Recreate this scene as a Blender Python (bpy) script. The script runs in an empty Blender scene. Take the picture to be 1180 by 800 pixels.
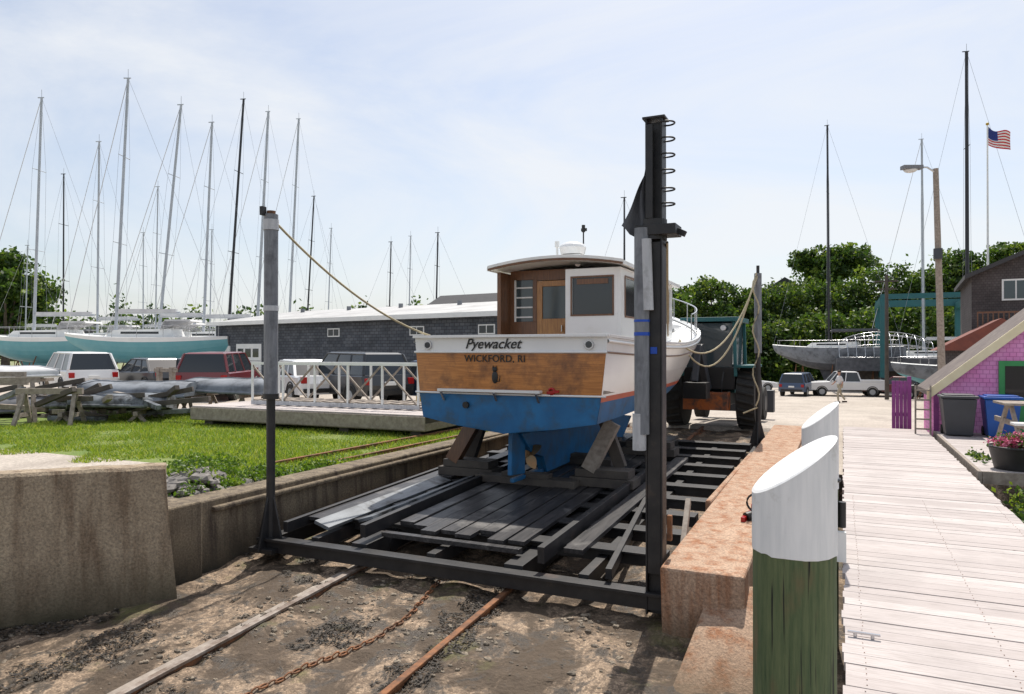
import bpy, math, random
import numpy as np
from mathutils import Vector, Matrix, noise as mnoise
random.seed(7); np.random.seed(7)
S=bpy.context.scene
COL=S.collection
# ------------------------------------------------------------------ materials
def nodes(name):
    m=bpy.data.materials.new(name); m.use_nodes=True
    nt=m.node_tree; b=nt.nodes['Principled BSDF']
    return m,nt,b
def N(nt,t,**k):
    n=nt.nodes.new(t)
    for a,v in k.items(): setattr(n,a,v)
    return n
def L(nt,a,b): nt.links.new(a,b)
def ramp(nt,fac,p0,c0,p1,c1):
    r=N(nt,'ShaderNodeValToRGB'); e=r.color_ramp.elements
    e[0].position=p0; e[1].position=p1
    e[0].color=(*c0,1) if len(c0)==3 else c0; e[1].color=(*c1,1) if len(c1)==3 else c1
    L(nt,fac,r.inputs[0]); return r
def posn(nt,scale=(1,1,1)):
    g=N(nt,'ShaderNodeNewGeometry'); mp=N(nt,'ShaderNodeMapping'); mp.inputs['Scale'].default_value=scale
    L(nt,g.outputs['Position'],mp.inputs['Vector']); return mp.outputs[0]
def noise(nt,vec,scale,detail=6,rough=.6,dist=0):
    n=N(nt,'ShaderNodeTexNoise'); n.inputs['Scale'].default_value=scale; n.inputs['Detail'].default_value=detail
    n.inputs['Roughness'].default_value=rough; n.inputs['Distortion'].default_value=dist; L(nt,vec,n.inputs['Vector']); return n.outputs['Fac']
def mix(nt,fac,a,b,mode='MIX'):
    n=N(nt,'ShaderNodeMix',data_type='RGBA',blend_type=mode)
    if isinstance(fac,(int,float)): n.inputs[0].default_value=fac
    else: L(nt,fac,n.inputs[0])
    for i,x in ((6,a),(7,b)):
        if isinstance(x,tuple): n.inputs[i].default_value=(*x,1)
        else: L(nt,x,n.inputs[i])
    return n.outputs[2]
def bump(nt,b,h,strength=.3,dist=.02):
    n=N(nt,'ShaderNodeBump'); n.inputs['Strength'].default_value=strength; n.inputs['Distance'].default_value=dist
    L(nt,h,n.inputs['Height']); L(nt,n.outputs[0],b.inputs['Normal'])
def mat(name,c1,c2=None,scale=4,rough=.6,st=(1,1,1),bs=0,bd=.01,metal=0,dirt=None,ds=1.2,dt=(.5,.7),coat=0):
    m,nt,b=nodes(name); c2=c2 or tuple(x*.8 for x in c1)
    v=posn(nt,st); n=noise(nt,v,scale)
    col=ramp(nt,n,.35,c1,.68,c2).outputs[0]
    if dirt:
        n2=noise(nt,posn(nt),ds,8,.65); f=ramp(nt,n2,dt[0],(0,0,0),dt[1],(1,1,1)).outputs[0]
        col=mix(nt,f,col,dirt)
    L(nt,col,b.inputs['Base Color']); b.inputs['Roughness'].default_value=rough; b.inputs['Metallic'].default_value=metal
    if coat: b.inputs['Coat Weight'].default_value=coat; b.inputs['Coat Roughness'].default_value=.15
    if bs: bump(nt,b,n,bs,bd)
    return m
M={}
M['white']=mat('white_paint',(.82,.82,.8),(.74,.75,.74),3,.35,dirt=(.55,.53,.48),ds=2.5,dt=(.6,.85))
M['hullwhite']=mat('hull_white',(.85,.85,.84),(.79,.79,.79),1.5,.22,coat=.4,dirt=(.66,.64,.58),ds=1.6,dt=(.58,.85))
M['blue']=mat('bottom_blue',(.005,.11,.28),(.012,.16,.38),3,.5,dirt=(.03,.09,.16),ds=4,dt=(.48,.7),bs=.1)
M['boot']=mat('boot_red',(.55,.09,.04),None,3,.4)
M['varnish']=mat('varnished_wood',(.58,.23,.05),(.34,.115,.02),5,.28,st=(.6,1,14),coat=.6,dirt=(.17,.06,.018),ds=3.2,dt=(.48,.68))
M['brown']=mat('brown_wood',(.20,.09,.04),(.11,.05,.025),6,.4,st=(8,8,.8),coat=.2)
M['door']=mat('door_wood',(.45,.22,.06),(.28,.12,.035),6,.35,st=(8,8,.8),coat=.4)
M['black']=mat('black_steel',(.012,.012,.014),(.03,.028,.028),6,.5,dirt=(.09,.055,.04),ds=3,dt=(.6,.8),bs=.2)
M['blackp']=mat('black_plain',(.012,.012,.013),(.02,.02,.02),5,.45)
M['plank']=mat('tarred_plank',(.013,.013,.015),(.06,.055,.055),4,.42,st=(7,.5,6),bs=.35,dirt=(.17,.16,.15),ds=2.2,dt=(.54,.72))
M['greyplate']=mat('grey_plate',(.22,.24,.26),(.10,.11,.12),3,.42,st=(2,.6,2),dirt=(.025,.025,.025),ds=2.5,dt=(.48,.6))
M['greysleeve']=mat('grey_sleeve',(.15,.16,.18),(.25,.26,.28),4,.55,st=(6,6,1),dirt=(.07,.07,.08),ds=6,dt=(.5,.8))
M['whitesleeve']=mat('white_sleeve',(.55,.56,.58),(.42,.43,.45),4,.5,st=(6,6,1),dirt=(.2,.2,.2),ds=5,dt=(.55,.8))
M['tape']=mat('blue_tape',(.01,.08,.5),None,3,.4)
M['rust']=mat('rusty_steel',(.30,.125,.05),(.12,.06,.035),12,.85,bs=.3,dirt=(.07,.045,.03),ds=4,dt=(.48,.66))
M['railtop']=mat('worn_rail',(.33,.28,.24),(.18,.13,.10),12,.6,bs=.2,dirt=(.11,.07,.045),ds=4,dt=(.46,.64))
M['timber']=mat('old_timber',(.36,.31,.26),(.22,.18,.15),4,.85,st=(3,3,3),bs=.4,bd=.01)
M['timberdark']=mat('dark_timber',(.10,.085,.07),(.06,.05,.045),4,.8,bs=.4)
M['alu']=mat('mast_aluminium',(.46,.49,.53),(.38,.41,.45),2,.45,metal=.2)
M['dark']=mat('dark_mast',(.02,.02,.025),None,2,.4)
M['steel']=mat('stainless',(.6,.6,.62),None,3,.25,metal=.9)
M['wire']=mat('rig_wire',(.30,.32,.35),None,2,.5)
M['rope']=mat('rope',(.55,.48,.33),(.4,.34,.22),30,.9)
M['tyre']=mat('tyre_rubber',(.02,.02,.02),(.035,.033,.03),10,.85)
M['lamp_red']=mat('tail_lamp',(.4,.01,.01),None,3,.25)
M['lamp_white']=mat('head_lamp',(.7,.7,.7),None,3,.15)
M['bronze']=mat('bronze',(.35,.20,.10),(.25,.2,.12),8,.4,metal=.7)
M['canvas']=mat('grey_canvas',(.23,.25,.28),(.14,.155,.175),2,.75,bs=.25,bd=.03,dirt=(.07,.075,.085),ds=2,dt=(.5,.75))
M['darkcanvas']=mat('dark_canvas',(.07,.075,.085),(.12,.125,.14),3,.85,bs=.3,bd=.02)
M['whitecanvas']=mat('white_cover',(.66,.66,.66),(.5,.5,.52),2,.7,bs=.3,bd=.03)
M['teal']=mat('teal_paint',(.015,.12,.13),(.02,.10,.11),3,.5)
M['tealhull']=mat('hull_teal',(.12,.36,.42),(.16,.40,.45),2,.4)
M['purple']=mat('purple_paint',(.30,.07,.28),(.2,.04,.19),4,.6,dirt=(.3,.2,.25),ds=4,dt=(.6,.9))
M['cream']=mat('cream_trim',(.86,.77,.52),(.78,.68,.44),4,.6)
M['green']=mat('green_paint',(.05,.33,.10),None,4,.5)
M['bluebin']=mat('blue_plastic',(.01,.10,.42),None,4,.4)
M['greybin']=mat('grey_plastic',(.05,.055,.065),None,4,.45)
M['orange']=mat('orange_paint',(.45,.12,.025),(.3,.09,.03),3,.5,dirt=(.08,.05,.04),ds=4,dt=(.45,.6))
M['yellow']=mat('yellow_paint',(.5,.33,.03),None,3,.5)
M['redroof']=mat('red_roof',(.20,.06,.04),(.14,.045,.035),3,.8)
M['roofwhite']=mat('pale_roof',(.50,.50,.49),(.40,.40,.40),.8,.6,dirt=(.28,.27,.27),ds=.6,dt=(.45,.75))
M['darkroof']=mat('dark_roof',(.06,.06,.065),None,2,.85)
M['shingleroof']=mat('shingle_roof',(.16,.13,.12),(.11,.09,.085),9,.9,bs=.5,dirt=(.22,.19,.16),ds=3,dt=(.5,.8))
M['skin']=mat('skin',(.5,.27,.19),None,10,.5)
M['shirt']=mat('shirt_white',(.7,.7,.72),None,10,.8)
M['khaki']=mat('khaki',(.45,.40,.3),None,10,.8)
M['hair']=mat('hair',(.05,.03,.02),None,10,.7)
M['flagred']=mat('flag_red',(.6,.02,.03),None,10,.7); M['flagblue']=mat('flag_blue',(.02,.04,.22),None,10,.7)
def leafmat(name,c):
    m,nt,b=nodes(name); b.inputs['Base Color'].default_value=(*c,1); b.inputs['Roughness'].default_value=.55
    tr=N(nt,'ShaderNodeBsdfTranslucent'); tr.inputs[0].default_value=(c[0]*1.5,c[1]*1.5,c[2]*.8,1); mx=N(nt,'ShaderNodeMixShader'); mx.inputs[0].default_value=.4
    L(nt,b.outputs[0],mx.inputs[1]); L(nt,tr.outputs[0],mx.inputs[2]); L(nt,mx.outputs[0],nt.nodes['Material Output'].inputs[0]); return m
M['leafd']=leafmat('leaf_dark',(.03,.065,.014)); M['leafm']=leafmat('leaf_mid',(.065,.12,.02)); M['leafl']=leafmat('leaf_light',(.15,.21,.035))
M['grassa']=leafmat('grass_a',(.21,.29,.03)); M['grassb']=leafmat('grass_b',(.33,.36,.07)); M['grassc']=leafmat('grass_c',(.10,.18,.02))
M['bark']=mat('bark',(.12,.09,.07),(.07,.055,.045),6,.9,bs=.5)
M['pinkfl']=mat('pink_petals',(.65,.06,.2),(.7,.3,.4),20,.6)
M['stone']=mat('rubble_stone',(.26,.24,.22),(.14,.13,.125),5,.9,bs=.6)
M['pebble']=mat('pebble',(.32,.26,.19),(.09,.075,.06),3,.8,bs=.3)
M['weed']=mat('seaweed',(.04,.03,.018),(.02,.017,.012),9,.7,bs=.6)
def glassmat(name,c=(.02,.025,.03),r=.06):
    m,nt,b=nodes(name); b.inputs['Base Color'].default_value=(*c,1); b.inputs['Roughness'].default_value=r
    b.inputs['Specular IOR Level'].default_value=.7; return m
M['glass']=glassmat('window_glass'); M['cabglass']=glassmat('cab_glass',(.05,.07,.08),.08)
def paint(name,c):
    m=mat(name,c,tuple(x*.92 for x in c),1,.3,coat=.6); return m
M['carred']=paint('car_red',(.16,.015,.02)); M['carwhite']=paint('car_white',(.75,.75,.75)); M['carsilver']=paint('car_silver',(.35,.37,.39))
M['carblack']=paint('car_black',(.02,.022,.026)); M['carblue']=paint('car_blue',(.04,.07,.14))
def dockmat():
    m,nt,b=nodes('dock_wood'); g=N(nt,'ShaderNodeNewGeometry'); sp=N(nt,'ShaderNodeSeparateXYZ'); L(nt,g.outputs['Position'],sp.inputs[0])
    d=N(nt,'ShaderNodeMath',operation='DIVIDE'); L(nt,sp.outputs[1],d.inputs[0]); d.inputs[1].default_value=.14
    f=N(nt,'ShaderNodeMath',operation='FLOOR'); L(nt,d.outputs[0],f.inputs[0])
    w=N(nt,'ShaderNodeTexWhiteNoise',noise_dimensions='1D'); L(nt,f.outputs[0],w.inputs['W'])
    c=ramp(nt,w.outputs[0],0,(.43,.38,.365),1,(.56,.51,.49)).outputs[0]
    n=noise(nt,posn(nt,(1.2,18,4)),4,8,.7); c=mix(nt,ramp(nt,n,.45,(0,0,0),.8,(1,1,1)).outputs[0],c,(.27,.23,.21))
    n2=noise(nt,posn(nt),1.3,6); c=mix(nt,ramp(nt,n2,.48,(0,0,0),.9,(1,1,1)).outputs[0],c,(.30,.265,.255))
    vo=N(nt,'ShaderNodeTexVoronoi'); vo.inputs['Scale'].default_value=3.2; L(nt,posn(nt,(1,2,1)),vo.inputs['Vector'])
    c=mix(nt,ramp(nt,vo.outputs['Distance'],.03,(1,1,1),.06,(0,0,0)).outputs[0],c,(.16,.12,.1))
    L(nt,c,b.inputs['Base Color']); b.inputs['Roughness'].default_value=.8; bump(nt,b,n,.35,.004); return m
M['dock']=dockmat()
def concrete(name,c1,c2,stain,lowcol,zlo,zhi):
    m,nt,b=nodes(name); p=posn(nt)
    n=noise(nt,p,2.2,10,.65); c=ramp(nt,n,.3,c1,.7,c2).outputs[0]
    ns=noise(nt,posn(nt,(5,5,.5)),1.5,6,.6); c=mix(nt,ramp(nt,ns,.46,(0,0,0),.66,(1,1,1)).outputs[0],c,stain)
    nf=noise(nt,p,45,4,.7); c=mix(nt,.45,c,ramp(nt,nf,.35,(.1,.09,.08),.65,(.8,.76,.7)).outputs[0],'OVERLAY')
    vo=N(nt,'ShaderNodeTexVoronoi'); vo.inputs['Scale'].default_value=38; L(nt,p,vo.inputs['Vector'])
    c=mix(nt,ramp(nt,vo.outputs['Distance'],.08,(.6,.6,.6),.2,(0,0,0)).outputs[0],c,(.12,.10,.08))
    g=N(nt,'ShaderNodeNewGeometry'); sp=N(nt,'ShaderNodeSeparateXYZ'); L(nt,g.outputs['Position'],sp.inputs[0])
    ad=N(nt,'ShaderNodeMath',operation='MULTIPLY_ADD'); L(nt,n,ad.inputs[0]); ad.inputs[1].default_value=.5; L(nt,sp.outputs[2],ad.inputs[2])
    mr=N(nt,'ShaderNodeMapRange'); L(nt,ad.outputs[0],mr.inputs[0]); mr.inputs[1].default_value=zhi+.25; mr.inputs[2].default_value=zlo+.25
    c=mix(nt,mr.outputs[0],c,lowcol)
    L(nt,c,b.inputs['Base Color']); b.inputs['Roughness'].default_value=.9
    add=N(nt,'ShaderNodeMath',operation='ADD'); L(nt,n,add.inputs[0]); L(nt,nf,add.inputs[1]); bump(nt,b,add.outputs[0],.6,.025); return m
M['conc']=concrete('concrete_tan',(.44,.36,.26),(.29,.23,.165),(.19,.135,.09),(.06,.05,.028),-.85,-.25)
M['concr']=concrete('concrete_rusty',(.52,.37,.27),(.40,.27,.19),(.33,.15,.075),(.12,.085,.05),-.9,-.45)
M['concd']=concrete('concrete_dark',(.27,.22,.155),(.15,.12,.085),(.08,.06,.045),(.035,.03,.02),-.75,-.3)
def pitmat():
    m,nt,b=nodes('shore_gravel'); p=posn(nt)
    n=noise(nt,p,1.1,10,.65); c=ramp(nt,n,.35,(.47,.36,.26),.66,(.27,.20,.14)).outputs[0]
    vo=N(nt,'ShaderNodeTexVoronoi'); vo.inputs['Scale'].default_value=30; L(nt,p,vo.inputs['Vector'])
    c=mix(nt,.6,c,ramp(nt,vo.outputs['Color'],.1,(.13,.11,.09),.8,(.85,.8,.74)).outputs[0],'OVERLAY')
    vo2=N(nt,'ShaderNodeTexVoronoi'); vo2.inputs['Scale'].default_value=62; L(nt,p,vo2.inputs['Vector'])
    c=mix(nt,ramp(nt,vo2.outputs['Distance'],.18,(0,0,0),.62,(.55,.55,.55)).outputs[0],c,(.09,.065,.045))
    nf=noise(nt,p,8,9,.78); c=mix(nt,ramp(nt,nf,.51,(0,0,0),.6,(.8,.8,.8)).outputs[0],c,(.11,.075,.048))
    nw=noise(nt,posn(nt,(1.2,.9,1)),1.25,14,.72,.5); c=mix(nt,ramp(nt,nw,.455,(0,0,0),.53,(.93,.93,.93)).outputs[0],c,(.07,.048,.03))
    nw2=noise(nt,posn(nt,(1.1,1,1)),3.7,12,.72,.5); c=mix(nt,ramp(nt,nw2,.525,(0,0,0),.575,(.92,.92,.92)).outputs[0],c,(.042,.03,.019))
    ng=noise(nt,p,1.1,8,.7); c=mix(nt,ramp(nt,ng,.58,(0,0,0),.68,(.55,.55,.55)).outputs[0],c,(.15,.15,.045))
    L(nt,c,b.inputs['Base Color'])
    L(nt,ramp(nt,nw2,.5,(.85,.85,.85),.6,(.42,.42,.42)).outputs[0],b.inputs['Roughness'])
    a=N(nt,'ShaderNodeMath',operation='ADD'); L(nt,nf,a.inputs[0]); L(nt,nw2,a.inputs[1]); a2=N(nt,'ShaderNodeMath',operation='MULTIPLY_ADD'); L(nt,vo.outputs['Distance'],a2.inputs[0]); a2.inputs[1].default_value=-.4; L(nt,a.outputs[0],a2.inputs[2])
    bump(nt,b,a2.outputs[0],.7,.03); return m
def yardmat():
    m,nt,b=nodes('yard_ground'); p=posn(nt)
    at=N(nt,'ShaderNodeAttribute',attribute_name='mask'); sp=N(nt,'ShaderNodeSeparateColor'); L(nt,at.outputs['Color'],sp.inputs[0])
    n=noise(nt,p,.5,10,.65); c=ramp(nt,n,.35,(.49,.44,.39),.7,(.35,.31,.27)).outputs[0]
    n3=noise(nt,p,18,5,.7); c=mix(nt,.5,c,ramp(nt,n3,.35,(.2,.19,.17),.65,(.75,.73,.7)).outputs[0],'OVERLAY')
    n5=noise(nt,posn(nt,(1,.25,1)),.9,6,.7); c=mix(nt,ramp(nt,n5,.52,(0,0,0),.7,(.6,.6,.6)).outputs[0],c,(.25,.21,.18))
    gn=noise(nt,p,26,6,.8); g=ramp(nt,noise(nt,p,1.3,8,.7),.35,(.13,.21,.025),.7,(.27,.29,.07)).outputs[0]
    g=mix(nt,ramp(nt,gn,.4,(.8,.8,.8),.6,(0,0,0)).outputs[0],g,(.06,.10,.02))
    nm=noise(nt,p,2.5,8,.7); a=N(nt,'ShaderNodeMath',operation='ADD'); L(nt,sp.outputs[0],a.inputs[0]); L(nt,nm,a.inputs[1])
    f=ramp(nt,a.outputs[0],.93,(0,0,0),1.05,(1,1,1)).outputs[0]
    L(nt,mix(nt,f,c,g),b.inputs['Base Color']); b.inputs['Roughness'].default_value=.9; bump(nt,b,n3,.5,.02); return m
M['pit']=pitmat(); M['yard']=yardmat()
def shingle(name,c1,c2,mortar,bw,bh,off=.5):
    m,nt,b=nodes(name); g=N(nt,'ShaderNodeNewGeometry'); sp=N(nt,'ShaderNodeSeparateXYZ'); L(nt,g.outputs['Position'],sp.inputs[0])
    ad=N(nt,'ShaderNodeMath',operation='ADD'); L(nt,sp.outputs[0],ad.inputs[0]); L(nt,sp.outputs[1],ad.inputs[1])
    cb=N(nt,'ShaderNodeCombineXYZ'); L(nt,ad.outputs[0],cb.inputs[0]); L(nt,sp.outputs[2],cb.inputs[1])
    br=N(nt,'ShaderNodeTexBrick'); L(nt,cb.outputs[0],br.inputs['Vector']); br.inputs['Scale'].default_value=1
    br.inputs['Color1'].default_value=(*c1,1); br.inputs['Color2'].default_value=(*c2,1); br.inputs['Mortar'].default_value=(*mortar,1)
    br.inputs['Brick Width'].default_value=bw; br.inputs['Row Height'].default_value=bh; br.inputs['Mortar Size'].default_value=bh*.07; br.offset=off
    n=noise(nt,posn(nt),1.5,6); c=mix(nt,.5,br.outputs['Color'],ramp(nt,n,.3,(.2,.2,.2),.7,(.8,.8,.8)).outputs[0],'OVERLAY')
    L(nt,c,b.inputs['Base Color']); b.inputs['Roughness'].default_value=.85
    iv=N(nt,'ShaderNodeMath',operation='SUBTRACT'); iv.inputs[0].default_value=1; L(nt,br.outputs['Fac'],iv.inputs[1]); bump(nt,b,iv.outputs[0],.6,.01); return m
M['greysh']=shingle('grey_shingle',(.065,.075,.09),(.11,.12,.135),(.03,.03,.04),.22,.14)
M['pinksh']=shingle('pink_shingle',(.88,.38,.70),(.82,.32,.64),(.62,.2,.46),.11,.085)
M['brownsh']=shingle('brown_shingle',(.07,.06,.06),(.09,.078,.078),(.045,.038,.038),.14,.12)
def pilemat():
    m,nt,b=nodes('treated_pile'); n=noise(nt,posn(nt,(14,14,1.2)),3,8,.7)
    c=ramp(nt,n,.32,(.05,.085,.035),.68,(.14,.165,.075)).outputs[0]
    n2=noise(nt,posn(nt,(3,3,1)),3,5); c=mix(nt,ramp(nt,n2,.55,(0,0,0),.75,(1,1,1)).outputs[0],c,(.16,.12,.06))
    ck=noise(nt,posn(nt,(30,30,.8)),2,3,.5); c=mix(nt,ramp(nt,ck,.36,(1,1,1),.41,(0,0,0)).outputs[0],c,(.012,.014,.01))
    L(nt,c,b.inputs['Base Color']); b.inputs['Roughness'].default_value=.8; bump(nt,b,ck,.8,.01); return m
M['pile']=pilemat()
M['pilewhite']=mat('pile_white_paint',(.84,.84,.83),(.72,.73,.73),4,.55,st=(8,8,.8),bs=.35,bd=.006,dirt=(.46,.43,.38),ds=5,dt=(.6,.78))
# ------------------------------------------------------------------ mesh builder
class MB:
    def __init__(s): s.v=[];s.f=[];s.m=[];s.sm=[];s.mats=[];s.T=None
    def mi(s,k):
        if k not in s.mats: s.mats.append(k)
        return s.mats.index(k)
    def add(s,vs,fs,k,smooth=False):
        o=len(s.v)
        for p in vs:
            p=Vector(p)
            if s.T: p=s.T@p
            s.v.append(tuple(p))
        for f in fs: s.f.append([i+o for i in f]); s.m.append(s.mi(k)); s.sm.append(smooth)
    def box(s,c,d,k,rz=0,R=None):
        x,y,z=d[0]/2,d[1]/2,d[2]/2
        vs=[Vector((a*x,b*y,e*z)) for a in(-1,1) for b in(-1,1) for e in(-1,1)]
        R=R or Matrix.Rotation(rz,3,'Z'); c=Vector(c)
        s.add([R@v+c for v in vs],[(0,1,3,2),(4,6,7,5),(0,4,5,1),(2,3,7,6),(0,2,6,4),(1,5,7,3)],k)
    def bx(s,x0,x1,y0,y1,z0,z1,k): s.box(((x0+x1)/2,(y0+y1)/2,(z0+z1)/2),(x1-x0,y1-y0,z1-z0),k)
    def beam(s,a,b,w,h,k,up=(0,0,1)):
        a=Vector(a);b=Vector(b);d=(b-a);l=d.length;d.normalize();u=Vector(up)
        if abs(d.dot(u))>.98:u=Vector((0,1,0))
        r=d.cross(u).normalized();u=r.cross(d)
        R=Matrix((r,d,u)).transposed(); s.box((a+b)/2,(w,l,h),k,R=R)
    def tube(s,a,b,r0,k,r1=None,n=12,cap=True):
        r1=r0 if r1 is None else r1
        a=Vector(a);b=Vector(b);d=(b-a).normalized();u=Vector((0,0,1)) if abs(d.z)<.95 else Vector((1,0,0))
        p=d.cross(u).normalized();q=d.cross(p); ra=[];rb=[]
        for i in range(n):
            t=2*math.pi*i/n; o=p*math.cos(t)+q*math.sin(t); ra.append(a+o*r0); rb.append(b+o*r1)
        s.add(ra+rb,[(i,(i+1)%n,n+(i+1)%n,n+i) for i in range(n)],k,True)
        if cap: s.add(ra,[tuple(range(n))],k); s.add(rb,[tuple(reversed(range(n)))],k)
    def path(s,pts,r,k,n=6):
        pts=[Vector(p) for p in pts]; rings=[]
        for i,p in enumerate(pts):
            d=(pts[min(i+1,len(pts)-1)]-pts[max(i-1,0)]).normalized(); u=Vector((0,0,1)) if abs(d.z)<.95 else Vector((1,0,0))
            a=d.cross(u).normalized();b=d.cross(a)
            rings+= [p+a*math.cos(2*math.pi*j/n)*r+b*math.sin(2*math.pi*j/n)*r for j in range(n)]
        s.add(rings,[(i*n+j,i*n+(j+1)%n,(i+1)*n+(j+1)%n,(i+1)*n+j) for i in range(len(pts)-1) for j in range(n)],k,True)
    def ring(s,c,R,r,k,ax='z',a0=0,a1=360,n=18):
        pts=[]
        for i in range(n+1):
            t=math.radians(a0+(a1-a0)*i/n); x,y=R*math.cos(t),R*math.sin(t)
            pts.append(Vector(c)+(Vector((x,y,0)) if ax=='z' else Vector((x,0,y)) if ax=='y' else Vector((0,x,y))))
        s.path(pts,r,k)
    def dome(s,c,rx,ry,rz,k,a0=0,n=20,m=8):
        vs=[];fs=[]
        for j in range(m+1):
            ph=math.radians(a0+(90-a0)*j/m)
            for i in range(n):
                t=2*math.pi*i/n; vs.append((c[0]+rx*math.cos(ph)*math.cos(t),c[1]+ry*math.cos(ph)*math.sin(t),c[2]+rz*math.sin(ph)))
        for j in range(m):
            for i in range(n): fs.append((j*n+i,j*n+(i+1)%n,(j+1)*n+(i+1)%n,(j+1)*n+i))
        s.add(vs,fs,k,True)
    def prism(s,poly,axis,a0,a1,k):
        n=len(poly)
        def P(p,a): return (a,p[0],p[1]) if axis=='x' else (p[0],a,p[1]) if axis=='y' else (p[0],p[1],a)
        vs=[P(p,a0) for p in poly]+[P(p,a1) for p in poly]
        s.add(vs,[tuple(range(n)),tuple(reversed(range(n,2*n)))]+[(i,n+i,n+(i+1)%n,(i+1)%n) for i in range(n)],k)
    def grid(s,pts,k,smooth=True):
        r=len(pts);c=len(pts[0]); s.add([p for row in pts for p in row],[(i*c+j,i*c+j+1,(i+1)*c+j+1,(i+1)*c+j) for i in range(r-1) for j in range(c-1)],k,smooth)
    def build(s,name,parent=None,bevel=0,fix=True):
        me=bpy.data.meshes.new(name); me.from_pydata(s.v,[],s.f)
        for k in s.mats: me.materials.append(M[k])
        me.polygons.foreach_set('material_index',s.m); me.polygons.foreach_set('use_smooth',s.sm); me.update()
        if fix:
            import bmesh
            bm=bmesh.new(); bm.from_mesh(me); bmesh.ops.recalc_face_normals(bm,faces=bm.faces); bm.to_mesh(me); bm.free()
        o=bpy.data.objects.new(name,me); COL.objects.link(o)
        if parent: o.parent=parent
        if bevel:
            b=o.modifiers.new('bev','BEVEL'); b.width=bevel; b.segments=2; b.limit_method='ANGLE'; b.angle_limit=math.radians(50)
        return o
def empty(name):
    e=bpy.data.objects.new(name,None); COL.objects.link(e); e.empty_display_size=.1; return e
# ------------------------------------------------------------------ ground
def sm(t): t=max(0,min(1,t)); return t*t*(3-2*t)
def zf(y): return -.71+.052*(max(y,-6)-6.3)
def inpit(x,y):
    if y>17.2: return False
    if y<5.05: left=-6.15-(5.05-y)*.876
    else: left=-6.5
    if x<left: return False
    if x<-.95: return True
    return y<11.25 and x<30
def gz(x,y):
    if inpit(x,y): return min(zf(y),-.2)
    w=sm((x+14)/6)
    z=-.12-.042*min(max(y-18,0),38)*w
    z+=sm((y-74)/30)*4.0*sm((x+30)/20)
    return z
def zrough(x,y): return .045*mnoise.noise(Vector((x*1.3,y*1.3,0)))+.03*mnoise.noise(Vector((x*4,y*4,3)))+.018*mnoise.noise(Vector((x*9,y*9,6)))
xs=[-1500,-600,-300,-160,-110,-85,-68,-56,-48,-42,-37,-33,-29,-26,-23,-21,-19,-17.5,-16,-15]+list(np.arange(-14,-7.01,.25))+list(np.arange(-7,.21,.06))+[.5,1,1.5,2,3,4,5,6,8,10,14,20,29.9,30.1,60,120,300,600,1500]
ys=[-600,-150,-40,-12,-6,-4]+list(np.arange(-3,2,.2))+list(np.arange(2,7,.06))+list(np.arange(7,17.41,.1))+list(np.arange(17.6,30,.8))+[31,33,36,39,42,46,50,54,58,64,70,76,80,85,90,96,102,110,118,128,160,220,400,800,1600]
nx,ny=len(xs),len(ys); vs=[];mask=[]
for y in ys:
    for x in xs:
        z=gz(x,y)
        if inpit(x,y) and -8<x<1 and y>1: z+=zrough(x,y)
        vs.append((x,y,z))
        g=0
        if -24<x<-6.4 and 5<y<15.2:
            g=min(1,(15.2-y)/1.5)*min(1,(x+24)/3)
            if x<-9.3 and y<7.9: g*=.15
        if y>74: g=1
        if x>1.5 and y<13 : g=.55
        if x<-50: g=.5
        mask.append(g)
fs=[];mi=[]
for j in range(ny-1):
    for i in range(nx-1):
        fs.append((j*nx+i,j*nx+i+1,(j+1)*nx+i+1,(j+1)*nx+i))
        mi.append(0 if inpit((xs[i]+xs[i+1])/2,(ys[j]+ys[j+1])/2) else 1)
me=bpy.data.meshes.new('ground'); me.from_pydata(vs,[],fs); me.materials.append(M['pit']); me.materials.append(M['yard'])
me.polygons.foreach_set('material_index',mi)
at=me.attributes.new('mask','FLOAT_COLOR','POINT'); at.data.foreach_set('color',[c for g in mask for c in (g,g,g,1)])
COL.objects.link(bpy.data.objects.new('ground',me))
def blades(name,n,region,hmin,hmax,mats,seed,test=None):
    rng=np.random.RandomState(seed); V=[];F=[];MI=[]
    k=0
    while k<n:
        x=rng.uniform(region[0],region[1]); y=rng.uniform(region[2],region[3])
        if test and not test(x,y): k+=1; continue
        nv=mnoise.noise(Vector((x*.9,y*.9,5)))
        if nv<-.3 and rng.rand()<.35: k+=1; continue
        h=rng.uniform(hmin,hmax)*(1+nv); a=rng.uniform(0,6.28); w=.007+.006*rng.rand(); z=gz(x,y)-.005
        lx,ly=rng.normal(0,.5)*h,rng.normal(0,.5)*h; c,s_=math.cos(a)*w,math.sin(a)*w
        o=len(V); V+= [(x-c,y-s_,z),(x+c,y+s_,z),(x+lx,y+ly,z+h)]; F.append((o,o+1,o+2)); MI.append(rng.choice(len(mats))); k+=1
    me=bpy.data.meshes.new(name); me.from_pydata(V,[],F)
    for m in mats: me.materials.append(M[m])
    me.polygons.foreach_set('material_index',MI); o=bpy.data.objects.new(name,me); COL.objects.link(o)
blades('grass',110000,(-18,-6.7,5.4,14.9),.025,.085,['grassa','grassa','grassb','grassc'],3,lambda x,y: not(x<-9.3 and y<7.9+.5*math.sin(x*3)))
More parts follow.
